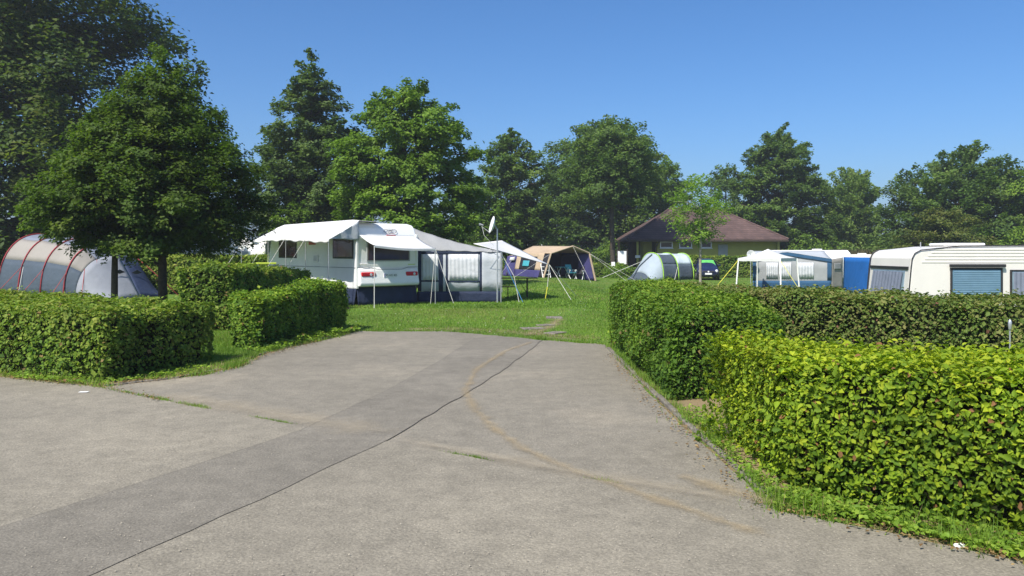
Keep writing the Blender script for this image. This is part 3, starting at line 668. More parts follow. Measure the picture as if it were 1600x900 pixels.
shrub('rounded green shrub beside the brick steps', at(982, 61), 0.9, 0.95, 'leaf_fresh', 2200, 0.12, 91, GS)

# ------------------------------------------------------------------ far land
m = MB(); m.grid(lambda u, v: (-700 + 1400 * u, 150 + 260 * v, -1.5 + 9.0 * float(sstep(v * 1.2)) + 1.5 * math.sin(u * 9)), 40, 10)
tag(m.build('hill', M['hill'], smooth=True), kind='structure')
m = MB(); m.grid(lambda u, v: (-10 + 50 * u, 172 + 90 * v, -1.2 + 9.2 * float(sstep((22 + 90 * v) / 260 * 1.2)) + 1.5 * math.sin((690 + 50 * u) / 1400 * 9)), 14, 10)
tag(m.build('field', M['field'], smooth=True), kind='structure')
rng = np.random.default_rng(78); n = 36000
wx = rng.uniform(-28, 78, n); bw_ = Bumps(rng, 0.22); hh_ = 4.6 + 0.8 * bw_(np.c_[wx, wx * 0, wx * 0]) + 0.5 * bw_(np.c_[wx * 3, wx * 0, wx * 0 + 4])
Pw = np.c_[wx, rng.uniform(104, 110, n), hh_ * rng.random(n) ** 0.8]
tag(leaves('woodland', Pw, np.array([0.0, -0.5, 0.7]) + rand_unit(rng, n) * 0.7, 0.54 * rng.uniform(0.7, 1.3, n), M['leaf_oak'], None, rng), kind='stuff')
rng = np.random.default_rng(77); n = 2600
Pr = np.c_[rng.uniform(X(1300, 68), X(1400, 68), n), rng.uniform(67, 69.5, n), np.zeros(n)]; Pr[:, 2] = G(Pr[:, 0], Pr[:, 1]) + 0.7 + rng.random(n) * 0.5
tag(leaves('reeds', Pr, np.c_[rng.normal(0, 1, n), -np.ones(n), np.zeros(n)], 2.2 * rng.uniform(0.7, 1.2, n), M['dry'], None, rng, 0.03, D=np.tile([[0.05, 0, 1.0]], (n, 1)) + rng.normal(0, 0.08, (n, 3))),
    'pale dry reeds on the bank behind the caravans', 'reeds', kind='stuff')

# ------------------------------------------------------------------ grass and weeds
def blades(name, x, y, h, w, mat, rng, bend=0.5, z=None):
    n = len(x); z = G(x, y) if z is None else z
    a = rng.random(n) * 6.283; D = np.c_[np.cos(a), np.sin(a), np.zeros(n)]; S = np.c_[-np.sin(a), np.cos(a), np.zeros(n)]
    B = np.c_[x, y, z - 0.004]; h = h[:, None]; k = (bend * rng.random(n))[:, None]
    V = np.stack([B - S * w / 2, B + S * w / 2, B + D * h * k + np.array([0, 0, 1.0]) * h], axis=1).reshape(-1, 3)
    bb_ = Bumps(rng, 0.55); bs_ = bb_(np.c_[x, y, y * 0]); t = np.clip(rng.normal(0.42, 0.2, n) + 0.16 * bs_, 0, 0.94); t[rng.random(n) < np.clip(0.05 + 0.10 * bs_, 0.01, 0.3)] = 0.99
    return tag(mesh_np(name, V, (np.arange(n) * 3)[:, None] + np.array([[0, 1, 2]]), mat, None, np.repeat(t, 3)), kind='stuff')
rng = np.random.default_rng(5)
def in_poly(x, y, poly):
    inside = np.zeros(len(x), bool); n = len(poly)
    for i in range(n):
        (x1, y1), (x2, y2) = poly[i], poly[(i + 1) % n]
        c = ((y1 > y) != (y2 > y)); xi = (x2 - x1) * (y - y1) / (y2 - y1 + 1e-12) + x1; inside ^= c & (x < xi)
    return inside
DRIVE = dl[:-1] + dt[:-1] + dr + [(-1.2, 6.95)]
# lawn: density falls with distance
n = 220000; Yq = 14.5 / (1 - rng.random(n) * (1 - 14.5 / 62)); Xq = rng.uniform(-0.42, 0.34, n) * Yq
tr_d = np.abs(Xq - np.interp(Yq, [15.5, 17.5, 19.5, 23, 29, 40], [0.2, .75, 1.1, 1.6, 2.6, 4])); track = np.clip(1 - tr_d / 0.85, 0, 1) * (Yq < 30)
bz = Bumps(rng, 1.4); q = bz(np.c_[Xq, Yq, Yq * 0])
edge_d = Yq - np.interp(Xq, [-2.6, -1.38, -0.4, 0.62, 1.9], [17.0, 17.0, 16.2, 15.3, 14.5]); edge_bare = (Xq > -2.4) & (Xq < 1.9) & (edge_d < 0.35 + 0.45 * q + 0.35 * np.exp(-((Xq + 0.8) / 0.9) ** 2))
keep = ~in_poly(Xq, Yq, DRIVE) & (rng.random(n) > track * (0.55 + 0.3 * q)) & ~(edge_bare & (rng.random(n) < 0.8))
Xq, Yq = Xq[keep], Yq[keep]; sc = np.clip(Yq / 20, 0.85, 2.4)
blades('grass', Xq, Yq, (0.045 + 0.035 * rng.random(len(Xq))) * np.clip(sc, .9, 1.35), 0.0, M['grass'], rng) if False else None
hN = (0.022 + 0.03 * rng.random(len(Xq))) * np.clip(sc, .9, 1.4)
near = Yq < 24
blades('grass', Xq[near], Yq[near], hN[near], 0.015, M['grass'], rng, 0.8)
blades('grass', Xq[~near], Yq[~near], hN[~near], 0.036, M['grass'], rng, 0.8)
# left: grass between the hedges and round the trees
n = 36000; xq = rng.uniform(-6.4, -3.6, n); yq = rng.uniform(10.5, 17.5, n); k = ~in_poly(xq, yq, DRIVE) & ~in_poly(xq, yq, [(-5.28, 10.25), (-4.62, 12.3), (-8, 13.6), (-8, 11.3)])
blades('grass', xq[k], yq[k], 0.03 + 0.05 * rng.random(k.sum()), 0.009, M['grass'], rng, 0.8)
# fringe of taller grass along the kerbs, the hedge feet and the joint in the asphalt
def fringe(pts, n, spread, h0, h1, w, seed, clump=0.0):
    r = np.random.default_rng(seed); P = np.array(dense(pts, 0.04)); i = r.integers(0, len(P), n)
    if clump:
        cs = r.integers(0, len(P), max(3, int(len(P) * clump))); i = np.clip(cs[r.integers(0, len(cs), n)] + r.normal(0, 2.2, n).astype(int), 0, len(P) - 1)
    xy = P[i] + r.normal(0, spread, (n, 2)); return blades('grass', xy[:, 0], xy[:, 1], h0 + (h1 - h0) * r.random(n) ** 2, w, M['grass'], r, 0.9, np.full(n, 0.004))
fringe([(-12, 12.75), (-6.97, 10.85), (-5.5, 10.2), (-5.1, 9.98)], 3200, 0.07, 0.02, 0.15, 0.008, 31)
fringe([(-5.26, 9.96), (-4.2, 9.2), (-3.3, 8.56)], 1500, 0.022, 0.01, 0.05, 0.008, 32, 0.35)
fringe([(-3.3, 8.56), (-2.6, 8.08), (-1.92, 7.62)], 500, 0.012, 0.01, 0.035, 0.007, 33, 0.12)
fringe([(-0.6, 6.72), (0.4, 6.04), (1.66, 5.25)], 420, 0.014, 0.01, 0.035, 0.007, 34, 0.06)
fringe([(-4.7, 10.5), (-4.2, 11.1), (-4.12, 11.9), (-4.25, 12.8), (-4.12, 13.8), (-3.65, 15.6), (-3.4, 17.0)], 4200, 0.06, 0.02, 0.13, 0.008, 35, 0.25)
fringe([(1.78, 5.2), (1.8, 6.9), (1.78, 8.5), (1.75, 10.5), (1.78, 14.4)], 3600, 0.045, 0.02, 0.12, 0.007, 36, 0.2)
fringe([(1.85, 5.25), (2.3, 4.95), (2.9, 4.45), (3.8, 3.6)], 2600, 0.10, 0.02, 0.16, 0.007, 37, 0.2)
fringe([(1.72, 14.6), (0.62, 15.35), (-0.4, 16.25), (-1.4, 17.05), (-3.2, 17.05)], 2600, 0.06, 0.02, 0.08, 0.010, 38, 0.3)
# low clover-like weeds on the verge under the near hedge and tufts by the left hedge
def weeds(pts, n, spread, h, L, seed):
    r = np.random.default_rng(seed); P = np.array(dense(pts, 0.04)); i = r.integers(0, len(P), n); xy = P[i] + r.normal(0, 1, (n, 2)) * spread
    b = Bumps(r, 6.0); zz = 0.012 + h * (0.35 + 0.65 * r.random(n)) * np.clip(0.7 + 0.4 * b(np.c_[xy, xy[:, 0]*0]), 0.1, 1.4)
    N = np.array([0, 0, 1.0]) + rand_unit(r, n) * 0.55
    return tag(leaves('weeds', np.c_[xy, zz], N, L * r.uniform(0.6, 1.3, n), M['weed'], None, r, 0.95, True), kind='stuff')
weeds([(1.9, 5.28), (2.3, 4.96), (2.7, 4.58), (3.1, 4.20), (3.9, 3.42)], 3600, 0.07, 0.07, 0.034, 41)
weeds([(1.84, 5.5), (1.83, 6.4), (1.9, 7.6), (1.9, 8.4)], 900, 0.06, 0.05, 0.03, 42)
weeds([(1.95, 5.5), (2.6, 4.95), (3.3, 4.3), (4.2, 3.5)], 1500, 0.08, 0.05, 0.034, 45)
fringe([(1.95, 7.7), (2.4, 8.2), (2.9, 8.4)], 1200, 0.25, 0.02, 0.09, 0.008, 46)
weeds([(-4.35, 13.45), (-4.05, 14.6), (-3.6, 16.2), (-3.4, 17.1)], 1500, 0.10, 0.16, 0.055, 43)
weeds([(-6.9, 10.75), (-5.5, 10.15), (-4.85, 10.6), (-4.5, 11.4)], 500, 0.08, 0.09, 0.045, 44)

# grit on the asphalt, fallen leaves by the hedges, clover flowers in the lawn
M['grit'] = paint('grit', (0.31, 0.28, 0.225), 0.9, 0.5, 40, spec=0.2)
M['litter'] = leafmat('fallen leaves', (0.12, 0.07, 0.03), (0.19, 0.12, 0.05), (0.28, 0.20, 0.08), 0.1, 3)
M['flower'] = paint('clover flower', (0.75, 0.75, 0.70), 0.8, 0.1, 30)
def specks(name, x, y, z, r, mat, seed):
    rg = np.random.default_rng(seed); n = len(x); C = np.c_[x, y, z]
    T = np.array([[1, 0, -.2], [-.5, .87, -.2], [-.5, -.87, -.2], [0, 0, .7]]) ; a = rg.random(n) * 6.28; ca, sa = np.cos(a), np.sin(a)
    Rm = np.stack([np.c_[ca, -sa, ca * 0], np.c_[sa, ca, ca * 0], np.c_[ca * 0, ca * 0, ca * 0 + 1]], axis=1)
    V = C[:, None, :] + np.einsum('nij,kj->nki', Rm, T) * r[:, None, None] * rg.uniform(0.6, 1.4, (n, 4, 1))
    b = (np.arange(n) * 4)[:, None]
    return tag(mesh_np(name, V.reshape(-1, 3), np.concatenate([b + np.array([f]) for f in ([0, 1, 3], [1, 2, 3], [2, 0, 3])]), mat), kind='stuff')
rg = np.random.default_rng(99); n = 3000
yy = 3.9 + 6.5 * rg.random(n) ** 1.6; xx = rg.uniform(-0.62, 0.42, n) * yy; k = (xx < 1.55)
specks('grit', xx[k], yy[k], np.full(k.sum(), 0.017), 0.0028 + 0.005 * rg.random(k.sum()) ** 4, M['grit'], 1)
def litter(pts, n, spread, seed):
    r = np.random.default_rng(seed); P = np.array(dense(pts, 0.04)); xy = P[r.integers(0, len(P), n)] + r.normal(0, spread, (n, 2))
    return tag(leaves('leaf_litter', np.c_[xy, np.full(n, 0.026) + r.random(n) * 0.012], np.array([0, 0, 1.0]) + rand_unit(r, n) * 0.35, 0.032 * r.uniform(0.5, 1.3, n), M['litter'], None, r), kind='stuff')
litter([(1.62, 5.3), (1.62, 7.0), (1.6, 9.0), (1.6, 13)], 420, 0.07, 1)
litter([(1.75, 5.2), (2.3, 4.75), (2.9, 4.2), (3.7, 3.4)], 380, 0.06, 2)
litter([(-5.2, 9.95), (-4.5, 10.7), (-4.1, 11.4), (-4.1, 12.6), (-3.7, 15)], 700, 0.08, 3)
litter([(-9, 11.4), (-7, 10.7), (-5.3, 10.0), (-4, 9.0)], 400, 0.06, 4)
n = 130; yy = 16 + 12 * rg.random(n); xx = rg.uniform(-0.2, 0.1, n) * yy
specks('clover_flowers', xx, yy, np.full(n, 0.045), np.full(n, 0.008), M['flower'], 2)

# ------------------------------------------------------------------ text
def text_mesh(name, body, size, mat, parent, M4, extrude=0.002):
    cu = bpy.data.curves.new(name, 'FONT'); cu.body = body; cu.size = size; cu.align_x = 'CENTER'; cu.align_y = 'CENTER'; cu.extrude = extrude
    t = bpy.data.objects.new(name, cu); COL.objects.link(t)
    dg = bpy.context.evaluated_depsgraph_get(); me = bpy.data.meshes.new_from_object(t.evaluated_get(dg))
    bpy.data.objects.remove(t); me.materials.clear()
    o = link_mesh(name, me, mat, parent); o.matrix_local = M4; return o
FRONT = Matrix.Rotation(math.radians(90), 4, 'X')          # text that faces -y
def place(m4, x, y, z): return Matrix.Translation((x, y, z)) @ m4

# ------------------------------------------------------------------ main white caravan
U = Vector((-0.66, 0.75, 0)).normalized(); Vv = Vector((U.y, -U.x, 0)); CRZ = math.atan2(Vv.y, Vv.x)
CO = Vector((-4.98, 25.2, 0)); W = 2.35; LEN = 6.6
car = thing('caravan', 'white caravan with red tail lights seen from behind, canopies on three sides', 'caravan', CO, CRZ)
prof = [(0.10, 0.52), (0.02, 1.05), (0.0, 1.3), (0.02, 2.05), (0.06, 2.30), (0.14, 2.50), (0.28, 2.63), (0.55, 2.69), (5.5, 2.69), (6.0, 2.58), (6.35, 2.25), (6.58, 1.5), (6.6, 1.0), (6.35, 0.52)]
MB().prism(prof, 0, W).build('shell', M['white_gel'], car, bevel=0.06, seg=3)
MB().prism([(0.12, 0.585), (-0.16, 0.62), (-0.20, 0.70), (-0.13, 1.0), (-0.10, 1.14), (0.02, 1.24), (0.10, 1.24)], 0.04, W - 0.04).build('bumper', M['white_gel'], car, bevel=0.035, seg=3)
# rear window and side windows
def window(x0, x1, y0, y1, z0, z1, glass, par):
    w = MB().box(x0, x1, y0, y1, z0, z1).build('window', M[glass], par, bevel=0.018)
    return w
window(0.42, 2.0, -0.022, 0.03, 1.46, 2.02, 'brown_glass', car)
for (a, b) in ((0.22, 1.48), (4.24, 5.6)):
    w = window(-0.028, 0.02, a, b, 1.55, 2.17, 'brown_glass', car)
    f = MB()
    for (y0, y1, z0, z1) in ((a - .04, b + .04, 1.51, 1.55), (a - .04, b + .04, 2.17, 2.21), (a - .04, a, 1.55, 2.17), (b, b + .04, 1.55, 2.17)): f.box(-0.02, 0.01, y0, y1, z0, z1)
    f.build('frame', M['black'], w)
f = MB()
for (x0, x1, z0, z1) in ((0.38, 2.04, 1.42, 1.46), (0.38, 2.04, 2.02, 2.06), (0.38, 0.42, 1.46, 2.02), (2.0, 2.04, 1.46, 2.02)): f.box(x0, x1, -0.015, 0.03, z0, z1)
f.build('frame', M['grey_trim'], car)
# trims
f = MB(); f.tube([(-0.006, 0.05, 1.22), (-0.006, 6.55, 1.22)], 0.013, 5); f.build('trim_line', M['grey_trim'], car)
f = MB(); f.tube([(0.0, -0.012, 1.235), (0.45, -0.03, 1.235), (0.75, -0.075, 1.16), (1.65, -0.085, 1.15), (1.95, -0.03, 1.22), (W, -0.012, 1.225)], 0.012, 5); f.build('trim_line', M['grey_trim'], car)
f = MB(); f.box(-0.012, 0.07, -0.02, 0.05, 0.55, 2.32); f.build('corner_trim', M['white_plastic'], car, bevel=0.01); f = MB(); f.box(W - 0.06, W + 0.012, -0.02, 0.05, 0.6, 2.32); f.build('corner_trim', M['white_plastic'], car, bevel=0.01)
f = MB(); f.tube([(0.12, -0.03, 2.24), (W - 0.12, -0.03, 2.24)], 0.02, 6); f.build('awning_rail', M['white_plastic'], car)
def tail(x0, x1):
    m = MB(); m.box(x0, x1, -0.165, -0.08, 0.93, 1.075); o = m.build('tail_light', M['red_lens'], car, bevel=0.035, seg=3)
    m = MB(); c = 0.5 * (x0 + x1) + 0.08; m.lathe((c, -0.175, 1.0), [(0.045, 0), (0.045, 0.02)], 14, 'y'); m.build('reflector', M['clear_lens'], o)
tail(0.10, 0.62); tail(W - 0.55, W - 0.08)
m = MB(); m.box(0.93, 1.45, -0.168, -0.15, 0.90, 1.02); pl = m.build('number_plate', M['white_plastic'], car)
m = MB(); m.box(0.93, 0.975, -0.171, -0.1681, 0.90, 1.02); m.build('plate_band', M['plate_blue'], pl)
text_mesh('plate_letters', 'ES HX 483', 0.095, M['black'], pl, place(FRONT, 1.215, -0.170, 0.96))
m = MB(); m.box(1.16, 1.50, 0.02, 0.06, 2.268, 2.288); m.build('brake_light', M['red_lens'], car)
# oval emblem on the sloping top of the rear wall
em = MB(); em.tube([(1.32 + 0.25 * math.cos(t), 0.075 + 0.030 * math.sin(t), 2.42 + 0.075 * math.sin(t)) for t in np.linspace(0, 2 * math.pi, 33)], 0.007, 5, cap=False)
eo = em.build('emblem', M['black'], car)
text_mesh('emblem_letters', 'LMC', 0.115, M['black'], eo, place(Matrix.Rotation(math.radians(90 - 20), 4, 'X'), 1.32, 0.070, 2.42))
f = MB(); f.tube([(0.12, -0.02, 1.34), (0.12, -0.07, 1.34), (0.36, -0.07, 1.34), (0.36, -0.02, 1.34)], 0.014, 6); f.build('grab_handle', M['white_plastic'], car)
f = MB(); f.box(W - 0.38, W - 0.1, -0.01, 0.02, 1.30, 1.325); f.build('badge', M['yellow_green'], car)
f = MB(); f.box(-0.03, 0.01, 2.55, 2.9, 1.38, 1.62); v = f.build('vent', M['white_plastic'], car, bevel=0.01)
f = MB(); [f.box(-0.036, -0.0301, 2.6, 2.85, 1.42 + .04 * k, 1.435 + .04 * k) for k in range(5)]; f.build('vent_slat', M['grey_trim'], v)
f = MB(); f.box(-0.02, 0.01, 2.75, 3.25, 1.98, 2.13); f.build('red_sign', M['red_sign'], car, bevel=0.01)
f = MB(); f.box(-0.012, 0.01, 1.9, 2.45, 0.6, 2.15); f.build('door', M['white_gel'], car, bevel=0.01)
# wheels and skirt cloth hanging below
for x in (0.12, W - 0.3):
    f = MB(); f.lathe((x, 3.6, 0.32), [(0.20, 0), (0.32, 0.0), (0.32, 0.18), (0.20, 0.18)], 18, 'x'); f.build('wheel', M['black'], car, smooth=False)
sk = MB(); sk.grid(lambda u, v: (0.03 + (W - 0.06) * u, 0.04 - 0.10 * (1 - v) + 0.02 * math.sin(u * 40 + v * 2) * (1 - v), 0.64 * v), 44, 4)
sk.grid(lambda u, v: (0.03 - 0.10 * (1 - v) + 0.02 * math.sin(u * 70) * (1 - v), 0.04 + 6.3 * u, 0.60 * v), 60, 4)
sk.build('ground_skirt', M['navy_cloth'], car, smooth=True, solid=0.006)

# side and roof canopy of the caravan
can = thing('sun_canopy', 'white cloth canopy over the caravan roof, propped on poles along its left side', 'canopy', CO, CRZ)
PY = [0.0, 1.55, 3.0, 4.4, 5.6, 6.75]
def canopy(u, v):           # u along the caravan, v from the far roof edge to the outer edge
    y = -0.02 + 6.8 * u
    zr = np.interp(y, [0, .4, 5.4, 6.1, 6.8], [2.74, 2.77, 2.74, 2.63, 2.44])
    zo = np.interp(y, [0, 1.55, 3, 4.4, 5.6, 6.78], [2.10, 2.15, 2.20, 2.20, 2.14, 1.98])
    sag = abs(math.sin(math.pi * np.interp(y, PY, range(6)))) * 0.035
    if v < 0.5:
        t = v / 0.5; x = 0.9 - 0.8 * t; return (x, y, zr - 0.035 * (1 - t))
    t = (v - 0.5) / 0.5
    x = 0.10 - 1.12 * t
    return (x, y - 0.05 * t, zr + (zo - zr) * (t ** 0.9) - sag * t * t + 0.012 * math.sin(y * 9 + t * 3) * t)
MB().grid(canopy, 68, 20).build('canopy_cloth', M['white_cloth'], can, smooth=True, solid=0.008)
# hanging valance along the outer edge
MB().grid(lambda u, v: (canopy(u, 1.0)[0], canopy(u, 1.0)[1], canopy(u, 1.0)[2] - v * (0.07 + 0.006 * math.sin(u * 60))), 68, 2).build('valance', M['white_cloth'], can, smooth=True, solid=0.006)
MB().grid(lambda u, v: (0.06 - 1.08 * u * (1 - 0.0 * v), -0.03 - 0.03 * math.sin(u * 14 + v * 2), (2.72 - 0.60 * u ** 0.9) - v * (0.62 * (1 - u) ** 1.2)), 16, 8).build('end_flap', M['pale_cloth'], can, smooth=True, solid=0.006)
for i, y in enumerate(PY):
    if i == 4: continue
    zt = np.interp(y, [0, 1.55, 3, 4.4, 5.6, 6.78], [2.10, 2.15, 2.20, 2.20, 2.14, 1.98])
    MB().tube([(-1.0, y - 0.03, 0), (-1.0, y - 0.03, zt)], 0.013, 7).build('pole', M['steel'], can)
    if i in (1, 2, 3, 5): MB().tube([(-1.02, y - 0.03, zt), (-2.25, y + 0.35, 0.02)], 0.008, 5).build('guy_rope', M['rope'], can)

# window canopy at the back of the caravan
wc = thing('window_canopy', 'small white window canopy on two poles over the caravan rear window', 'canopy', CO, CRZ)
def wcan(u, v):
    x = 0.08 + 2.2 * u; z0 = 2.27 - 0.04 * u; z1 = 1.93 - 0.09 * u
    return (x + 0.12 * v * (u - 0.5), -0.05 - 1.0 * v, z0 + (z1 - z0) * v - 0.05 * math.sin(math.pi * u) * v - 0.03 * math.sin(math.pi * v))
MB().grid(wcan, 20, 8).build('canopy_cloth', M['white_cloth'], wc, smooth=True, solid=0.008)
MB().grid(lambda u, v: (wcan(u, 1)[0], wcan(u, 1)[1] - 0.004, wcan(u, 1)[2] - 0.06 * v), 20, 1).build('valance', M['white_cloth'], wc, solid=0.006)
for u, dx in ((0, -0.28), (1, 0.42)):
    p = wcan(u, 1); MB().tube([(p[0], p[1], 0), (p[0], p[1], p[2] + 0.02)], 0.014, 7).build('pole', M['steel'], wc)
    MB().tube([(p[0], p[1], p[2]), (p[0] + dx, p[1] - 0.45, 0.02)], 0.009, 5).build('guy_rope', M['rope'], wc)
p = wcan(1, 1); MB().tube([(p[0], p[1], p[2]), (p[0] - 0.12, p[1] + 0.1, 0.02)], 0.008, 5).build('guy_rope', M['rope'], wc)

# grey awning room on the right side of the caravan (world coordinates)
aw = thing('awning_tent', 'grey and white awning room with curtained window attached right of the caravan', 'awning')
A0 = Vector((-3.40, 26.93, 0)); A1 = Vector((-0.38, 27.0, 0)); AU = U * 4.6
def along(t, z, off=0.0):
    p = A0.lerp(A1, t); n = Vector((A1.y - A0.y, -(A1.x - A0.x), 0)).normalized(); return p + n * off + Vector((0, 0, z))
RT = Vector((-3.78, 27.32, 2.665))
EZ = lambda t: 1.80 - 0.08 * t
def hipcloth(u, v):
    a = along(u, EZ(u), 0.03); top = RT.lerp(Vector((-0.40, 27.08, 1.76)), u ** 0.92)
    top.z -= 0.10 * math.sin(math.pi * u); top.y += 0.25 * (1 - u) * v
    p = a.lerp(top, v); p.z += 0.010 * math.sin(u * 34 + v * 5); return p
MB().grid(hipcloth, 34, 10).build('gable_cloth', M['grey_cloth'], aw, smooth=True, solid=0.008)
R2 = RT + AU; E2 = A1 + AU + Vector((0, 0, 1.78))
MB().grid(lambda u, v: (RT + Vector((0, 0.25, 0))).lerp(Vector((-0.40, 27.08, 1.76)), u).lerp(R2.lerp(E2, u), v) + Vector((0, 0, -0.10 * math.sin(math.pi * u) - 0.05 * math.sin(math.pi * v))), 20, 20).build('roof_cloth', M['grey_cloth'], aw, smooth=True, solid=0.008)
def wpanel(name, t0, t1, z0, z1, mat, off, wav=0.0, k=40.0, n=12):
    return MB().grid(lambda u, v: along(t0 + (t1 - t0) * u, z0 + ((z1 if z1 else EZ(t0 + (t1 - t0) * u)) - z0) * v, off + wav * math.sin(u * k + 1.3 * v)), n, 4).build(name, M[mat], aw, smooth=True, solid=0.006)
wpanel('wall_panel', 0.06, 0.295, 0.38, None, 'pale_cloth', 0.0, 0.008, 9)
wpanel('wall_panel', 0.345, 0.375, 0.38, None, 'pale_cloth', 0.0)
wpanel('wall_panel', 0.40, 0.76, 0.38, None, 'pale_cloth', 0.0, 0.008, 12)
wpanel('wall_panel', 0.785, 1.0, 0.38, None, 'pale_cloth', 0.0, 0.012, 8)
wpanel('skirt_panel', 0.05, 1.0, 0.0, 0.378, 'navy_cloth', 0.012, 0.01, 30, 30)
wpanel('dark_strip', 0.295, 0.343, 0.38, None, 'navy_cloth', 0.006)
wpanel('dark_strip', 0.376, 0.40, 0.38, None, 'navy_cloth', 0.006)
wpanel('dark_strip', 0.76, 0.785, 0.38, None, 'navy_cloth', 0.006)
wpanel('dark_strip', 0.06, 0.10, 0.38, None, 'navy_cloth', 0.010)
wpanel('dark_strip', 0.10, 0.76, 1.66, 1.75, 'navy_cloth', 0.016, 0.0, 1, 12)
wpanel('dark_strip', 0.10, 0.295, 0.71, 0.76, 'navy_cloth', 0.014)
wpanel('dark_strip', 0.40, 0.76, 0.69, 0.74, 'navy_cloth', 0.014)
wpanel('curtain', 0.415, 0.745, 0.75, 1.655, 'curtain', 0.022, 0.006, 46, 60)
wpanel('curtain', 0.115, 0.285, 0.77, 1.655, 'curtain', 0.022, 0.006, 26, 36)
MB().grid(lambda u, v: A1 + AU * u + Vector((0, 0, 1.74 * v)), 10, 4).build('wall_panel', M['pale_cloth'], aw, smooth=True, solid=0.006)
MB().tube([along(0.025, 0, 0.03), along(0.025, 1.75, 0.03)], 0.018, 7).build('pole', M['steel'], aw)
MB().tube([along(1.0, 0, 0.02), along(1.0, 1.74, 0.02)], 0.02, 7).build('pole', M['steel'], aw)
MB().tube([A1 + Vector((0.05, 0.2, 1.55)), A1 + Vector((0.75, -0.25, 0.02))], 0.010, 5).build('guy_strap', M['rope_blue'], aw)
MB().tube([A1 + Vector((0.0, 0, 1.7)), A1 + Vector((0.45, -0.05, 0.9)), A1 + Vector((0.62, -0.15, 0.02))], 0.010, 5).build('guy_rope', M['rope'], aw)
MB().tube([along(0.05, 1.75, 0.04), along(0.04, 0.02, 0.25)], 0.010, 5).build('guy_rope', M['rope'], aw)

# loose white tarp stretched from the awning to a low corner
tp = thing('tarpaulin', 'white tarpaulin stretched from the awning down to a low roped corner', 'tarpaulin')
Q = [Vector((-1.35, 27.6, 2.02)), Vector((-0.25, 27.05, 1.72)), Vector((1.38, 29.0, 1.26)), Vector((-0.42, 33.0, 2.22))]
def tarp(u, v):
    p = Q[0].lerp(Q[1], u).lerp(Q[3].lerp(Q[2], u), v); p.z -= 0.10 * math.sin(math.pi * u) * math.sin(math.pi * v); return p
MB().grid(tarp, 16, 16).build('tarp_cloth', M['white_cloth'], tp, smooth=True, solid=0.012)
MB().tube([Q[2], (1.30, 28.9, 0.45)], 0.010, 5).build('guy_rope', M['rope'], tp)
MB().tube([(1.30, 28.9, 0.45), (1.22, 28.8, 0.02)], 0.014, 5).build('guy_strap', M['rope_yellow'], tp)
MB().tube([Q[2], (2.12, 28.3, 0.02)], 0.008, 5).build('guy_rope', M['rope'], tp)
MB().tube([Q[2], (2.5, 30.5, 0.02)], 0.008, 5).build('guy_rope', M['rope'], tp)
MB().tube([Q[3], (-0.42, 33.0, 0)], 0.018, 6).build('pole', M['steel'], tp)

# satellite dish on its pole
sd = thing('satellite_dish', 'white satellite dish on a tall steel pole at the awning corner', 'satellite dish', (-0.50, 26.72, 0))
MB().tube([(0, 0, 0), (0, 0, 2.52)], 0.026, 8).build('pole', M['steel'], sd)
dm = MB(); ring = 22
aim = Vector((-0.96, -0.20, 0.26)).normalized(); sx = aim.cross(Vector((0, 0, 1))).normalized(); sy = sx.cross(aim); c0 = Vector((-0.10, -0.03, 2.63))
vs = [c0 - aim * 0.0]; fs = []
for j in range(1, 6):
    r = 0.30 * j / 5
    for k in range(ring):
        t = 2 * math.pi * k / ring; vs.append(c0 + (sx * math.cos(t) * 0.94 + sy * math.sin(t)) * r + aim * (0.10 * (j / 5) ** 2))
for k in range(ring): fs.append((0, 1 + k, 1 + (k + 1) % ring))
for j in range(4):
    for k in range(ring): fs.append((1 + j*ring + k, 1 + (j+1)*ring + k, 1 + (j+1)*ring + (k+1) % ring, 1 + j*ring + (k+1) % ring))
dm.add(vs, fs).build('dish', M['white_plastic'], sd, smooth=True, solid=0.012)
lnb = c0 + aim * 0.42 - sy * 0.10
MB().tube([c0 - sy * 0.28 + aim * .08, lnb - sy * 0.05], 0.012, 6).build('arm', M['steel'], sd)
MB().tube([lnb - aim * 0.05, lnb + aim * 0.09], [0.03, 0.042], 9).build('receiver', M['grey_trim'], sd)
MB().tube([c0 - aim * 0.02, Vector((0, 0, 2.48))], 0.025, 6).build('bracket', M['grey_trim'], sd)
MB().tube([lnb, lnb + Vector((0.08, 0, -0.35)), Vector((-0.12, 0, 1.95)), Vector((-0.45, -0.02, 1.6)), Vector((-0.08, 0, 1.5))], 0.008, 5).build('cable', M['rope'], sd)

# beer table and bench
bt = thing('folding_table', 'brown folding beer table with dark trestle legs beside the awning', 'table', (-0.05, 29.6, 0), 0.05)
MB().box(-1.1, 1.0, -0.25, 0.25, 0.735, 0.765).build('table_top', M['brown_wood'], bt, bevel=0.005)
for x in (-0.7, 0.62):
    for y in (-0.2, 0.2): MB().tube([(x, y, 0), (x, y, 0.735)], 0.018, 6).build('leg', M['dark_wood'], bt)
    MB().tube([(x, -0.2, 0.2), (x, 0.2, 0.2)], 0.012, 5).build('stretcher', M['dark_wood'], bt)
    MB().tube([(x, -0.2, 0.15), (x - 0.35 if x > 0 else x + 0.35, 0.0, 0.73)], 0.010, 5).build('brace', M['dark_wood'], bt)
bb = thing('folding_bench', 'brown folding bench mostly hidden behind the awning corner', 'bench', (-0.75, 28.85, 0), 0.05)
MB().box(-1.1, 0.85, -0.13, 0.13, 0.44, 0.468).build('seat', M['brown_wood'], bb, bevel=0.005)
for x in (-0.8, 0.6):
    for y in (-0.1, 0.1): MB().tube([(x, y, 0), (x, y, 0.44)], 0.015, 6).build('leg', M['dark_wood'], bb)
ct = thing('camping_table', 'small yellow green topped camping table under the left canopy end', 'table', (X(417, 27.6), 27.6, 0), 0.4)
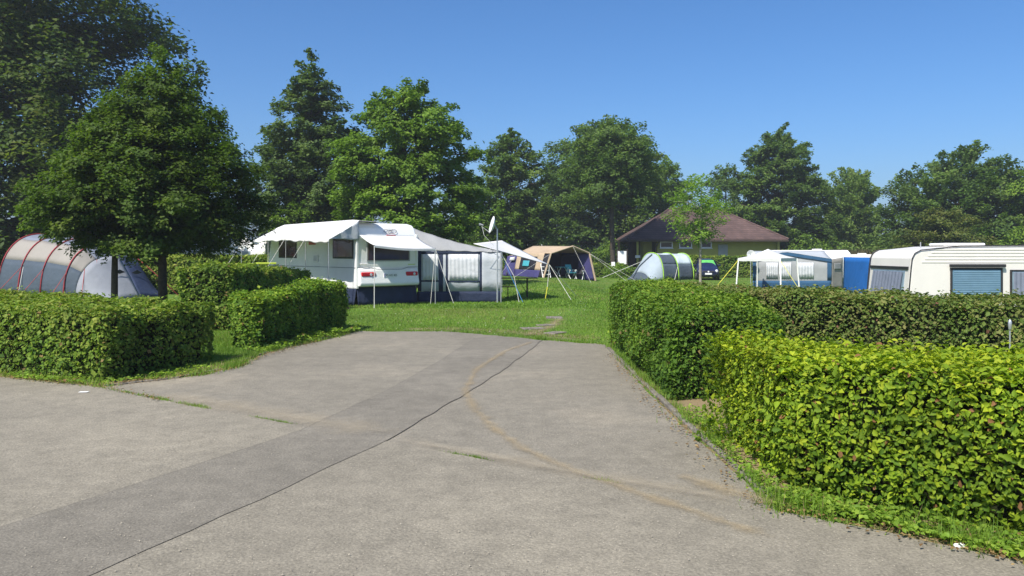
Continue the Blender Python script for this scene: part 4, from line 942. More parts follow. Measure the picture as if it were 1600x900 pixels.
MB().box(-0.35, 0.3, -0.25, 0.25, 1.30, 1.36).build('table_top', M['yellow_green'], ct, bevel=0.01)
MB().box(-0.30, 0.28, -0.2, 0.2, 1.0, 1.2).build('storage_box', M['teal'], ct, bevel=0.02)
for x in (-0.3, 0.27):
    for y in (-0.2, 0.2): MB().tube([(x, y, 0), (x, y, 1.30)], 0.014, 6).build('leg', M['steel'], ct)

# ------------------------------------------------------------------ tunnel tents
def arch(c, p, hw, h, n=28, e=0.82):
    out = []
    for k in range(n + 1):
        t = math.pi * k / n; x = -math.copysign(abs(math.cos(t)) ** e, math.cos(t)) * hw; z = (math.sin(t) ** e) * h
        out.append(Vector(c) + Vector(p) * x + Vector((0, 0, z)))
    return out
def loft(name, A, B, k0, k1, mat, parent, sag=0.03, n=6):
    def fn(u, v):
        k = k0 + (k1 - k0) * u; i = min(int(k), len(A) - 2); f = k - i
        a = A[i].lerp(A[i+1], f); b = B[i].lerp(B[i+1], f); p = a.lerp(b, v); c = (A[0] + A[-1] + B[0] + B[-1]) / 4
        d = (c + Vector((0, 0, 0.8)) - p); d.normalize(); return p + d * sag * math.sin(math.pi * v) * 1.5
    return MB().grid(fn, max(2, k1 - k0), n).build(name, mat, parent, smooth=True, solid=0.006)

tt = thing('tunnel_tent', 'large cream and slate tunnel tent with red hoops under the left trees', 'tent')
ax = Vector((-0.9, 0.43, 0)).normalized(); pp = Vector((0.43, 0.9, 0)).normalized()
L4 = Vector((X(99, 29.0), 29.0, 0)); c4 = L4 + pp * 1.75
hoops = []
for i, (hw, h) in enumerate(((1.72, 2.02), (1.80, 2.26), (1.85, 2.38), (1.85, 2.46))):
    hoops.append(arch(c4 + ax * 1.25 * i + pp * (hw - 1.75) * 0.3, pp, hw, h))
for i in range(3):
    A, B = hoops[i], hoops[i + 1]
    loft('lower_panel', A, B, 0, 5, M['tent_slate'], tt); loft('side_panel', A, B, 5, 10, M['tent_cream'], tt)
    loft('roof_panel', A, B, 10, 18, M['tent_roof'], tt); loft('far_side_panel', A, B, 18, 28, M['tent_cream'], tt)
# sloping end towards the right
endp = [Vector((q.x, q.y, q.z)) for q in hoops[0]]
ce = c4 - ax * 1.75
low = [ce + pp * x + Vector((0, 0, 0.01)) for x in np.linspace(-1.25, 1.35, 29)]
lowm = [a.lerp(b, 0.26) + Vector((0, 0, 0.08)) for a, b in zip(hoops[0], low)]
loft('end_side_panel', hoops[0], lowm, 0, 5, M['tent_slate'], tt, 0); loft('end_side_panel', hoops[0], lowm, 5, 10, M['tent_cream'], tt, 0)
loft('end_roof_panel', hoops[0], lowm, 10, 28, M['tent_roof'], tt, 0)
ep = loft('end_panel', lowm, low, 0, 15, M['tent_grey'], tt, -0.02, 8)
ep2 = loft('end_panel', lowm, low, 15, 28, M['tent_shadow'], tt, -0.02, 8)  # tree shadow over this half of the end, painted as darker cloth
for i, hp in enumerate(hoops):
    MB().tube([q + (q - (c4 + ax*1.25*i)).normalized() * 0.02 for q in hp], 0.027, 6).build('hoop', M['red_pole'], tt, smooth=True)
MB().tube([hoops[0][19], hoops[0][24] - ax * 0.6, low[28] - ax * 0.3 + pp * 0.3], 0.016, 6).build('hoop', M['red_pole'], tt, smooth=True)
# back wall
loft('back_panel', hoops[3], [hoops[3][k].lerp(c4 + ax * 4.5, 0.75) * 1.0 for k in range(29)], 0, 28, M['tent_slate'], tt, 0)
for s in (-0.25, 0.42):
    q = ce + pp * s; nrm_ = -ax; b = lowm[13 if s < 0 else 17]; q = b.lerp(q, 0.42); q = q + nrm_ * 0.08 + Vector((0, 0, 0.05))
    MB().slab([q - pp * 0.24, q + Vector((0, 0, -0.06)), q + pp * 0.24, q + Vector((0, 0, 0.11))], 0.02).build('vent_opening', M['black'], tt)
for k, (a, b) in enumerate(((hoops[3][4], (-0.9, -0.5)), (hoops[2][4], (-0.7, -0.7)), (hoops[1][4], (-0.5, -0.8)), (hoops[0][4], (-0.3, -0.7)), (lowm[10], (0.5, -0.9)), (lowm[6], (0.2, -0.6)))):
    MB().tube([a, (a.x + b[0], a.y + b[1], 0.02)], 0.010, 5).build('guy_rope', M['rope_red'], tt)
MB().tube([hoops[2][5], (hoops[2][0].x + 0.15, hoops[2][0].y - 0.3, 0.02)], 0.011, 5).build('guy_rope', M['rope'], tt)

# pale blue tent with lime hoops near the house
dt_ = thing('tunnel_tent', 'small pale blue and slate tunnel tent with lime green hoops', 'tent')
Yt = 59.0; zt = g(X(1040, Yt), Yt)
p2 = Vector((-0.45, 0.89, 0)).normalized(); a2 = Vector((0.89, 0.45, 0)).normalized()
cH = Vector((X(1018, Yt), Yt, zt))
hp = [arch(cH, p2, 1.45, 2.0), arch(cH + a2 * 1.4, p2, 1.45, 1.98), arch(cH + a2 * 2.85, p2, 1.4, 1.96), arch(cH + a2 * 3.5, p2, 1.1, 0.9)]
mats = ['tent_slate', 'sky_tent', 'sky_tent']
for i in range(3):
    lo_m = M['tent_slate']; side_m = M[['tent_slate', 'sky_tent', 'sky_tent'][i]]
    loft('lower_panel', hp[i], hp[i+1], 0, 5, lo_m, dt_); loft('side_panel', hp[i], hp[i+1], 5, 11, side_m, dt_); loft('roof_panel', hp[i], hp[i+1], 11, 28, M['sky_tent'], dt_)
foot = [cH - a2 * 1.5 + p2 * x for x in np.linspace(-1.2, 1.3, 29)]
mid = [a.lerp(b, 0.72) for a, b in zip(hp[0], foot)]
loft('front_panel', hp[0], mid, 0, 28, M['tent_mist'], dt_, -0.02, 8); loft('front_lower_panel', mid, foot, 0, 28, M['tent_slate'], dt_, 0, 3)
MB().tube([hp[0][13].lerp(foot[13], 0.05) + Vector((-0.05, -0.05, 0)), hp[0][17].lerp(foot[17], 0.5) + Vector((-0.08, -0.06, 0)), hp[0][18].lerp(foot[18], 0.98) + Vector((-0.05, -0.05, 0))], 0.06, 5).build('door_zip', M['tent_slate'], dt_)
for i in range(3): MB().tube([q + (q - cH - a2*1.42*i).normalized() * 0.015 for q in hp[i]], 0.04, 6).build('hoop', M['lime_pole'], dt_, smooth=True)
MB().tube([hp[0][22], hp[0][22] + Vector((-3.2, -1.6, -1.2))], 0.016, 5).build('guy_rope', M['rope'], dt_)
MB().tube([hp[1][4], hp[1][0] + Vector((-0.5, -0.9, 0.02))], 0.014, 5).build('guy_rope', M['rope'], dt_)
MB().tube([hp[2][4], hp[2][0] + Vector((0.3, -0.9, 0.02))], 0.014, 5).build('guy_rope', M['lime_pole'], dt_)

# tan and indigo trailer tent
tr = thing('trailer_tent', 'tan roofed indigo trailer tent with wide open front', 'tent')
gz = 0.0
FL, FP, FR = Vector((2.66, 53.6, 1.66)), Vector((4.22, 54.6, 2.16)), Vector((5.45, 55.4, 1.66))
BL, BP, BR = Vector((0.42, 57.2, 1.70)), Vector((1.60, 59.0, 2.22)), Vector((3.1, 60.2, 1.70))
def quad(name, pts, mat, par, n=8, sag=0.0):
    a, b, c, d = [Vector(q) for q in pts]
    return MB().grid(lambda u, v: a.lerp(b, u).lerp(d.lerp(c, u), v) - Vector((0, 0, sag * math.sin(math.pi * u) * math.sin(math.pi * v))), n, n).build(name, mat, par, smooth=True, solid=0.012)
quad('roof_panel', [FL, FP, BP, BL], M['tan'], tr, 10, 0.06); quad('roof_panel', [FP, FR, BR, BP], M['tan'], tr, 10, 0.06)
gd = lambda q, dx=0, dy=0: Vector((q.x + dx, q.y + dy, g(q.x, q.y)))
LF, LB = gd(FL, -0.5, -0.2), gd(BL, -0.35, -0.1)
sideq = lambda s, z: FL.lerp(BL, s).lerp(LF.lerp(LB, s), 1 - z)
quad('side_wall', [sideq(0.18, 0.0), sideq(1, 0.0), sideq(1, 0.30), sideq(0.18, 0.30)], M['purple'], tr)
quad('side_wall', [sideq(0.18, 0.30), sideq(0.36, 0.30), sideq(0.36, 1), sideq(0.18, 1)], M['tan'], tr)
quad('side_wall', [sideq(0.36, 0.85), sideq(1, 0.85), sideq(1, 1), sideq(0.36, 1)], M['tan'], tr)
quad('side_window', [sideq(0.38, 0.32), sideq(0.86, 0.32), sideq(0.86, 0.84), sideq(0.38, 0.84)], M['dark_in'], tr)
quad('window_flap', [sideq(0.55, 0.45), sideq(0.75, 0.45), sideq(0.75, 0.68), sideq(0.55, 0.68)], M['aqua'], tr).location = (-0.05, -0.06, 0)
quad('side_wall', [sideq(0.86, 0.30), sideq(1, 0.30), sideq(1, 0.85), sideq(0.86, 0.85)], M['tan'], tr)
quad('entrance', [sideq(0.0, 0.02), sideq(0.18, 0.02), sideq(0.18, 0.95), sideq(0.0, 0.95)], M['dark_in'], tr)  # dark sheet standing in for the shaded opening
quad('right_wall', [gd(FR, 0.4), gd(BR, 0.4), BR, FR], M['purple'], tr)
bw = [gd(BL).lerp(gd(FL), 0.25), gd(BR).lerp(gd(FR), 0.25), BR.lerp(FR, 0.25), BL.lerp(FL, 0.25)]
quad('inner_wall', bw, M['dark_in'], tr)
quad('sleeping_wing', [gd(BL, -1.15, 0.2), gd(BL, -0.3, -0.15), BL + Vector((0, -0.02, -0.15)), BL + Vector((-0.75, 0.5, -0.25))], M['purple'], tr)
quad('wing_roof', [BL + Vector((0, -0.02, -0.15)), BL + Vector((-0.75, 0.5, -0.25)), BP + Vector((-0.6, 0.6, -0.5)), BP], M['tan'], tr)
quad('wing_window', [BL + Vector((-0.62, 0.22, -0.55)), BL + Vector((-0.25, 0.02, -0.55)), BL + Vector((-0.22, 0.02, -0.30)), BL + Vector((-0.55, 0.22, -0.32))], M['curtain'], tr, 3).location = (0, -0.15, 0)
for a, b in ((FL, gd(FL, -0.52, -0.15)), (FR, gd(FR, 0.42, -0.1))): MB().tube([a, b], 0.07, 6).build('front_post', M['tan'], tr)
MB().tube([FL, FP, FR], 0.06, 6).build('front_rafter', M['tan'], tr)
quad('front_corner_panel', [gd(FR, 0.35), gd(FR, -0.75, 0.3), FR + Vector((-0.75, 0.2, -0.1)), FR], M['purple'], tr)
for (a, dx, dy) in ((FL, -2.6, -1.2), (FP, 1.0, -2.6), (FR, 2.6, -1.6), (FR, 3.4, -0.6), (BL, -1.4, -1.6)):
    MB().tube([a, (a.x + dx, a.y + dy, g(a.x + dx, a.y + dy) + 0.01)], 0.007, 5).build('guy_rope', M['rope'], tr)
sl_ = thing('step_ladder', 'small white step ladder at the trailer tent entrance', 'step ladder', (2.28, 53.8, 0), 0.3)
for s in (-0.28, 0.28): MB().tube([(s, -0.3, 0), (s, 0.15, 0.95)], 0.03, 5).build('side_rail', M['white_plastic'], sl_)
for k in range(3): MB().box(-0.28, 0.28, -0.26 + 0.13 * k, -0.12 + 0.13 * k, 0.2 + 0.26 * k, 0.25 + 0.26 * k).build('step', M['white_plastic'], sl_)
def camp_chair(x, y, rz, lab, mat):
    c = thing('camping_chair', lab, 'chair', (x, y, g(x, y)), rz, 'camping chairs in the trailer tent')
    for s in (-0.27, 0.27):
        MB().tube([(s, -0.28, 0), (s, 0.22, 0.62)], 0.022, 5).build('leg', M['white_plastic'], c)
        MB().tube([(s, 0.28, 0), (s, -0.25, 0.62)], 0.022, 5).build('leg', M['white_plastic'], c)
        MB().tube([(s, -0.25, 0.62), (s, 0.3, 0.62)], 0.025, 5).build('armrest', M['white_plastic'], c)
    MB().box(-0.26, 0.26, -0.24, 0.22, 0.40, 0.44).build('seat', mat, c, bevel=0.01)
    MB().slab([(-0.26, 0.2, 0.44), (0.26, 0.2, 0.44), (0.26, 0.38, 1.0), (-0.26, 0.38, 1.0)], 0.03).build('backrest', mat, c)
camp_chair(4.15, 55.2, 0.6, 'left camping chair with white frame in the open trailer tent', M['aqua'])
camp_chair(4.75, 55.3, -0.4, 'right camping chair with white frame in the open trailer tent', M['dark_in'])
ctb = thing('camping_table', 'aqua topped camping table inside the trailer tent front', 'table', (3.55, 55.1, 0), 0.5)
MB().box(-0.45, 0.45, -0.3, 0.3, 0.68, 0.72).build('table_top', M['aqua'], ctb, bevel=0.01)
for s in (-0.38, 0.38):
    MB().tube([(s, -0.28, 0), (s * 0.8, 0.25, 0.68)], 0.02, 5).build('leg', M['white_plastic'], ctb); MB().tube([(s, 0.28, 0), (s * 0.8, -0.25, 0.68)], 0.02, 5).build('leg', M['white_plastic'], ctb)

# ------------------------------------------------------------------ house with hipped roof
Yh = 70.0; hz = -0.30; hx = X(1093, Yh)
ho = thing('house', 'lime yellow single storey house with brown hipped tile roof', 'house', (hx, Yh, hz))
ex0, ex1, ey0, ey1 = 10.15 - hx, X(1227, Yh) - hx, -0.9, 9.8
ez = 3.2; rz0 = 6.2; r0 = (X(1045, 75) - hx, 4.5); r1 = (X(1118, 75) - hx, 4.5)
rm = MB(); T = 0.16
ctop = [(ex0, ey0, ez), (ex1, ey0, ez), (ex1, ey1, ez), (ex0, ey1, ez)]; rd = [(r0[0], r0[1], rz0), (r1[0], r1[1], rz0)]
roof = rm.add([*ctop, *rd, *[(x, y, z - T) for x, y, z in ctop]], [(0, 1, 5, 4), (1, 2, 5), (2, 3, 4, 5), (3, 0, 4), (1, 0, 6, 7), (2, 1, 7, 8), (3, 2, 8, 9), (0, 3, 9, 6), (6, 9, 8, 7)]).build('roof', M['roof'], ho)
rc = MB(); rc.tube([ctop[0], rd[0]], 0.10, 6); rc.tube([ctop[1], rd[1]], 0.10, 6); rc.tube([rd[0], rd[1]], 0.11, 6); rc.build('ridge_tiles', M['roof'], roof)
rc = MB(); rc.box(ex0 + 0.02, ex1 - 0.02, ey0 - 0.10, ey0 - 0.005, ez - 0.22, ez - 0.06); rc.build('gutter', M['dark_wood'], roof, bevel=0.02)
rc = MB(); rc.tube([(X(1031, Yh) - hx - 0.2, ey0 + 0.1, ez - 0.2), (X(1030, Yh) - hx - 0.35, -0.06, ez - 0.75), (X(1030, Yh) - hx - 0.35, -0.06, 0)], 0.06, 7); rc.build('downpipe', M['dark_wood'], ho)
wx0, wx1 = X(1027, Yh) - hx, X(1213, Yh) - hx
MB().box(wx0, wx1, 0, 8.9, 0, ez - T - 0.01).build('wall', M['wall_green'], ho)
MB().box(ex0 + 0.8, wx0 - 0.004, 3.2, 8.9, 0, ez - T - 0.01).build('porch_back_wall', M['dark_wood'], ho)
MB().box(ex0 + 1.7, ex0 + 2.5, 1.0, 3.1, 0, ez - T - 0.01).build('porch_wall', M['wall_green'], ho)
for (a, b) in ((1031, 1051), (1061, 1081), (1095, 1112)):
    x0, x1 = X(a, Yh) - hx, X(b, Yh) - hx; z0, z1 = 2.42, 3.0
    w = MB().box(x0 + 0.09, x1 - 0.09, -0.02, 0.05, z0 + 0.09, z1 - 0.09).build('window', M['dark_glass'], ho)
    f = MB(); f.box(x0, x1, -0.06, 0.02, z0, z0 + 0.09); f.box(x0, x1, -0.06, 0.02, z1 - 0.09, z1); f.box(x0, x0 + 0.09, -0.06, 0.02, z0 + 0.09, z1 - 0.09); f.box(x1 - 0.09, x1, -0.06, 0.02, z0 + 0.09, z1 - 0.09)
    f.build('frame', M['steel'], w)
    f = MB(); f.box(x0 - 0.05, x1 + 0.05, -0.12, -0.001, z0 - 0.06, z0 - 0.002); f.build('sill', M['steel'], w)
x0, x1 = X(1122, Yh) - hx, X(1137, Yh) - hx
d = MB().box(x0, x1, -0.04, 0.04, 0.0, 2.75).build('door', M['door'], ho, bevel=0.01)
MB().box(x1 - 0.16, x1 - 0.06, -0.09, -0.041, 1.05, 1.10).build('handle', M['steel'], d)
for px in (995, 966): MB().box(X(px, Yh) - hx - 0.09, X(px, Yh) - hx + 0.09, -0.5, -0.32, 0, ez - T).build('porch_post', M['wall_green'] if px == 995 else M['brown_wood'], ho)
MB().box(X(1213, Yh) - hx - 0.06, X(1213, Yh) - hx + 0.14, -0.5, -0.3, 0, ez - T).build('porch_post', M['wall_green'], ho)
f = MB(); f.box(X(995, Yh) - hx - 0.22, X(995, Yh) - hx + 0.22, -0.56, -0.51, 1.55, 1.78); f.build('house_sign', M['steel'], ho)
for k in range(4):
    st = MB().box(X(978, 66) - hx + 0.0, X(1001, 66) - hx, -2.6 + 0.45 * k, -2.16 + 0.45 * k - 0.006, 0, 0.13 * (k + 1)).build('brick_step', M['brick_step'], ho, bevel=0.01)
MB().box(ex0 + 0.6, wx0 - 0.004, -0.79, 3.19, 0, 0.53).build('porch_floor', M['brick_step'], ho)

nb = thing('notice_board', 'white notice board standing left of the house porch', 'sign', at(972, 66))
bz = nb.location.z
for s in (-0.42, 0.42): MB().box(s - 0.04, s + 0.04, -0.03, 0.03, 0, 2.3).build('post', M['dark_wood'], nb)
MB().box(-0.36, 0.36, -0.05, -0.032, 1.05, 2.15).build('board', M['white_plastic'], nb, bevel=0.01)
sb = thing('power_post', 'short post with small white electrical box on the grass', 'power post', at(958, 62))
MB().box(-0.04, 0.04, -0.04, 0.04, 0, 0.95).build('post', M['dark_wood'], sb); MB().box(-0.14, 0.14, -0.12, 0.10, 0.95, 1.28).build('box', M['white_plastic'], sb, bevel=0.02)

# ------------------------------------------------------------------ parked car
cp = at(1107, 57.5)
cr = thing('parked_car', 'dark blue car with green windscreen shade parked beside the small tent', 'car', cp, -0.15); cr.scale = (0.94, 0.94, 0.98)
secs = [  # y, half width, z low, z belt, half width of roof, z roof
    (0.00, 0.62, 0.35, 0.62, 0.55, 0.68), (0.08, 0.80, 0.24, 0.74, 0.70, 0.80), (0.45, 0.87, 0.20, 0.86, 0.76, 0.93), (0.95, 0.89, 0.20, 0.96, 0.74, 1.04),
    (1.75, 0.90, 0.20, 1.02, 0.62, 1.55), (2.3, 0.90, 0.20, 1.03, 0.60, 1.63), (3.3, 0.90, 0.20, 1.04, 0.60, 1.64), (4.1, 0.88, 0.22, 1.02, 0.58, 1.54), (4.4, 0.82, 0.32, 0.98, 0.60, 1.20)]
vs, fs = [], []
for (y, hw, zl, zb, hr, zr) in secs:
    vs += [(-hw * 0.94, y, zl), (-hw, y, (zl + zb) / 2), (-hw * 0.98, y, zb), (-hr, y, zr - 0.04), (-hr * 0.7, y, zr), (hr * 0.7, y, zr), (hr, y, zr - 0.04), (hw * 0.98, y, zb), (hw, y, (zl + zb) / 2), (hw * 0.94, y, zl)]
for i in range(len(secs) - 1):
    for k in range(10): fs.append((i*10 + k, i*10 + (k+1) % 10, (i+1)*10 + (k+1) % 10, (i+1)*10 + k))
fs += [tuple(range(10))[::-1], tuple((len(secs)-1)*10 + k for k in range(10))]
MB().add(vs, fs).build('body', M['car_paint'], cr, smooth=True, sub=1)
MB().slab([(-0.68, 1.02, 1.04), (0.68, 1.02, 1.04), (0.54, 1.70, 1.50), (-0.54, 1.70, 1.50)], 0.03).build('windscreen', M['green_shade'], cr)
for s in (-1, 1):
    MB().slab([(s*0.885, 1.35, 1.06), (s*0.885, 3.9, 1.08), (s*0.66, 3.75, 1.50), (s*0.67, 1.95, 1.50)], 0.03).build('side_window', M['dark_glass'], cr)
    MB().lathe((s*0.62, 0.06, 0.70), [(0.10, 0.10), (0.12, 0.02), (0.07, -0.03)], 12, 'y').build('headlight', M['clear_lens'], cr)
    for y in (0.95, 3.55):
        w = MB().lathe((s*0.80 - 0.1, y, 0.32), [(0.2, 0), (0.32, 0), (0.32, 0.2), (0.2, 0.2)], 18, 'x').build('wheel', M['black'], cr)
        MB().lathe((s*0.80 - 0.105, y, 0.32), [(0.19, 0), (0.19, 0.21)], 14, 'x').build('rim', M['steel'], w)
    MB().box(s*0.97 - 0.1, s*0.97 + 0.1, 1.35, 1.5, 1.05, 1.18).build('wing_mirror', M['car_paint'], cr, bevel=0.03)
    MB().tube([(s*0.56, 2.1, 1.66), (s*0.56, 3.8, 1.66)], 0.03, 5).build('roof_rail', M['black'], cr)
MB().box(-0.26, 0.26, -0.035, 0.02, 0.44, 0.555).build('number_plate', M['white_plastic'], cr)
MB().box(-0.42, 0.42, -0.02, 0.05, 0.62, 0.70).build('grille', M['black'], cr, bevel=0.01)
MB().lathe((0, 0.0, 0.66), [(0.065, 0.02), (0.065, -0.03)], 14, 'y').build('emblem', M['clear_lens'], cr)

# ------------------------------------------------------------------ white pavilion
pv = thing('pavilion', 'white garden pavilion on four legs in front of the blue grey awning', 'pavilion')
pts = [Vector((X(1154, 45.0), 45.0, 0)), Vector((X(1219, 42.6), 42.6, 0)), Vector((X(1245, 45.2), 45.2, 0)), Vector((X(1184, 47.6), 47.6, 0))]
pz = -0.55; pe = 1.40; pk = Vector((sum(p.x for p in pts) / 4, sum(p.y for p in pts) / 4, 1.92))
for i in range(4):
    a, b = pts[i] + Vector((0, 0, pe)), pts[(i+1) % 4] + Vector((0, 0, pe))
    MB().grid(lambda u, v: a.lerp(b, u).lerp(pk, v) - Vector((0, 0, 0.07 * math.sin(math.pi * min(1, v)) )), 8, 8).build('roof_panel', M['white_cloth'], pv, smooth=True, solid=0.008)
    MB().grid(lambda u, v: a.lerp(b, u) - Vector((0, 0, 0.16 * v + 0.02 * abs(math.sin(u * 12)) * v)), 16, 2).build('valance', M['white_cloth'], pv, solid=0.006)
    f = pts[i] + (pts[i] - Vector((pk.x, pk.y, 0))).normalized() * 0.16
    MB().tube([(f.x, f.y, pz), (pts[i].x, pts[i].y, pe - 0.02)], 0.045, 6).build('leg', M['white_plastic'], pv)
f = pts[0]; MB().tube([f + Vector((0, 0, pe - 0.1)), (f.x - 1.7, f.y - 0.6, g(f.x - 1.7, f.y - .6))], 0.018, 5).build('guy_rope', M['rope_yellow'], pv)
f = pts[1]; MB().tube([f + Vector((0, 0, pe - 0.1)), (f.x + 0.9, f.y - 0.9, pz)], 0.014, 5).build('guy_rope', M['rope_yellow'], pv)

# blue grey awning behind the pavilion with its caravan
ba = thing('awning_tent', 'dark blue and pale grey awning with curtained windows behind the pavilion', 'awning')
bx0, bx1, bY, bz0 = X(1176, 48.5), X(1299, 48.5), 48.5, -0.56
top = lambda x: float(np.interp(x, [bx0, bx0 + 2.0, bx1], [1.30, 1.70, 1.28]))
def bp(name, x0, x1, z0, z1, mat, off, wav=0.0, k=30, n=10):
    return MB().grid(lambda u, v: (x0 + (x1 - x0) * u, bY - off - wav * math.sin(u * k), z0 + ((top(x0 + (x1-x0)*u) if z1 is None else z1) - z0) * v), n, 3).build(name, M[mat], ba, smooth=True, solid=0.008)
bp('wall_panel', bx0, bx1, bz0, None, 'awning_wall', 0.0, 0, 1, 16)
bp('skirt_panel', bx0, bx1, bz0, -0.02, 'blue_cloth', 0.015, 0.01, 60, 30)
bp('corner_panel', bx1 - 0.26, bx1 + 0.01, -0.02, None, 'blue_cloth', 0.02)
bp('corner_panel', bx0, bx0 + 0.2, -0.02, None, 'blue_cloth', 0.02)
for (a, b) in ((1197, 1215), (1217, 1236), (1246, 1271)): bp('curtain', X(a, bY), X(b, bY), 0.12, 1.10, 'curtain', 0.04, 0.012, 34, 40)
MB().grid(lambda u, v: (bx0 + (bx1 - bx0) * u, bY - 0.03 - 0.03 * v, top(bx0 + (bx1 - bx0) * u) + 0.05 - 0.2 * v), 16, 1).build('gable_border', M['blue_cloth'], ba, solid=0.02)
MB().grid(lambda u, v: (bx0 + (bx1 - bx0) * u + 0.9 * v, bY + 3.4 * v - 0.05, (top(bx0 + (bx1 - bx0) * u) + 0.06) * (1 - v) + 1.82 * v - 0.06 * math.sin(math.pi * v)), 16, 8).build('roof_panel', M['pale_cloth'], ba, smooth=True, solid=0.01)
sw = [Vector((bx1, bY, bz0)), Vector((bx1 + 1.0, bY + 0.7, bz0)), Vector((bx1 + 1.0, bY + 0.7, 1.42)), Vector((bx1, bY, 1.3))]
quad('side_wall', sw, M['tent_cream'], ba)
quad('side_window', [sw[0].lerp(sw[1], .2) + Vector((.02, -.05, 1.25)), sw[0].lerp(sw[1], .8) + Vector((.02, -.05, 1.25)), sw[0].lerp(sw[1], .8) + Vector((.02, -.05, 1.6)), sw[0].lerp(sw[1], .2) + Vector((.02, -.05, 1.6))], M['grey_cloth'], ba)

def far_caravan(label, px, Y, rz, ln, zb, ht, mat, group='caravans in the background', win='curtain_glass'):
    c = thing('caravan', label, 'caravan', (X(px, Y), Y, zb), rz, group); h = ht
    MB().prism([(0.0, 0.45), (0.0, h * 0.72), (0.15, h * 0.92), (0.5, h), (2.0, h), (2.2, h * 0.9), (2.25, 0.45)], -ln / 2, ln / 2).build('shell', M[mat], c, bevel=0.1, seg=3)
    for x in (-ln * 0.3, ln * 0.22): 
        w = MB().box(x - 0.5, x + 0.5, -0.03, 0.02, h * 0.52, h * 0.72).build('window', M[win], c, bevel=0.02)
    MB().box(-ln * 0.08, ln * 0.04, -0.02, 0.02, 0.5, h * 0.78).build('door', M['white_plastic'], c, bevel=0.02)
    MB().box(ln * 0.1, ln * 0.1 + 0.5, 0.9, 1.4, h - 0.005, h + 0.09).build('roof_hatch', M['white_plastic'], c, bevel=0.02)
    for x in (-0.3, 0.4): MB().lathe((x, 0.1, 0.33), [(0.33, 0), (0.33, 0.2)], 14, 'y').build('wheel', M['black'], c)
    MB().tube([(ln / 2, 1.1, 0.5), (ln / 2 + 1.1, 1.1, 0.42)], 0.05, 6).build('tow_bar', M['steel'], c)
    return c
far_caravan('white caravan roof behind the dark blue awning', 1272, 53.0, 0.1, 5.4, -0.5, 2.38, 'white_gel')
far_caravan('cream caravan roof left of the big cream caravan', 1345, 60.0, 0.0, 3.4, -0.72, 2.3, 'cream_gel')
far_caravan('white caravan in the shade behind the hornbeam and left hedge', 350, 46.0, -0.1, 5.0, 0, 2.5, 'white_gel')
far_caravan('white caravan behind the left end of the tan tent', 822, 76.0, 0.2, 3.6, 0, 2.5, 'white_gel')
far_caravan('white caravan behind the right end of the tan tent', 930, 82.0, 0.0, 4.2, 0, 2.5, 'white_gel')
bc = far_caravan('pale blue caravan in shade left of the house', 945, 90.0, 0.1, 2.2, 0, 2.3, 'blue_frame')

ds = thing('satellite_dish', 'small white satellite dish behind the pavilion roof', 'satellite dish', (X(1173, 47.9), 47.9, -0.55))
MB().tube([(0, 0, 0), (0, 0, 2.2)], 0.025, 6).build('pole', M['steel'], ds)
MB().lathe((0, -0.05, 2.15), [(0.02, 0.08), (0.16, 0.05), (0.26, -0.02), (0.25, -0.04), (0.02, 0.05)], 18, 'y').build('dish', M['white_plastic'], ds)

# ------------------------------------------------------------------ cream caravan at the right and its blue awning
rc0 = Vector((8.84, 17.5, -0.55)); rcv = thing('caravan', 'big cream caravan behind the right hedge with blue shaded windows', 'caravan', rc0, -0.03)
ln = 6.4; sil = [(-0.14, 0.45), (-0.03, 1.3), (0.03, 1.95), (0.05, 2.12), (0.11, 2.24), (0.24, 2.31), (1.1, 2.40), (5.6, 2.44), (6.1, 2.3), (6.4, 1.7), (6.45, 0.45)]
# (here the outline runs along x and is extruded along y)
k = len(sil); vs = [(a, 0, b) for a, b in sil] + [(a, 2.15, b) for a, b in sil]
shell = MB().add(vs, [tuple(range(k))[::-1], tuple(range(k, 2*k))] + [(i, (i+1) % k, (i+1) % k + k, i + k) for i in range(k)]).build('shell', M['cream_gel'], rcv, bevel=0.05, seg=3)
MB().tube([(a, -0.012, b) for a, b in sil[:8]], 0.013, 6).build('edge_trim', M['black'], rcv)
MB().tube([(a - 0.01, 2.14, b) for a, b in sil[:6]], 0.02, 6).build('edge_trim', M['black'], rcv)
for kk in range(5): MB().box(0.26 + 0.07 * kk, 6.2, -0.010, 0.01, 2.02 + 0.070 * kk, 2.07 + 0.070 * kk).build('moulding', M['cream_gel'], rcv, bevel=0.012)
def rwin(x0, x1, z0, z1, glass):
    w = MB().box(x0, x1, -0.035, 0.02, z0, z1).build('window', M[glass], rcv, bevel=0.02)
    f = MB()
    for (a, b, c, d_) in ((x0 - .035, x1 + .035, z0 - .035, z0), (x0 - .035, x1 + .035, z1, z1 + .035), (x0 - .035, x0, z0, z1), (x1, x1 + .035, z0, z1)): f.box(a, b, -0.045, 0.01, c, d_)
    f.build('frame', M['black'], w, bevel=0.01); return w
w = rwin(0.92, 1.98, 1.30, 1.88, 'blue_glass')
for q in range(13): MB().box(0.95, 1.95, -0.044, -0.036, 1.34 + 0.04 * q, 1.36 + 0.04 * q).build('blind_slat', M['blind'], w)
MB().box(0.84, 2.06, -0.09, -0.046, 1.93, 2.0).build('blind_case', M['black'], rcv, bevel=0.01)
w = rwin(2.22, 3.4, 1.30, 1.84, 'curtain_glass')
MB().grid(lambda u, v: (2.25 + 1.1 * u, -0.046 - 0.006 * math.sin(u * 70), 1.32 + 0.50 * v), 60, 2).build('curtain', M['tent_roof'], w)
rwin(4.2, 5.2, 1.30, 1.84, 'curtain_glass')
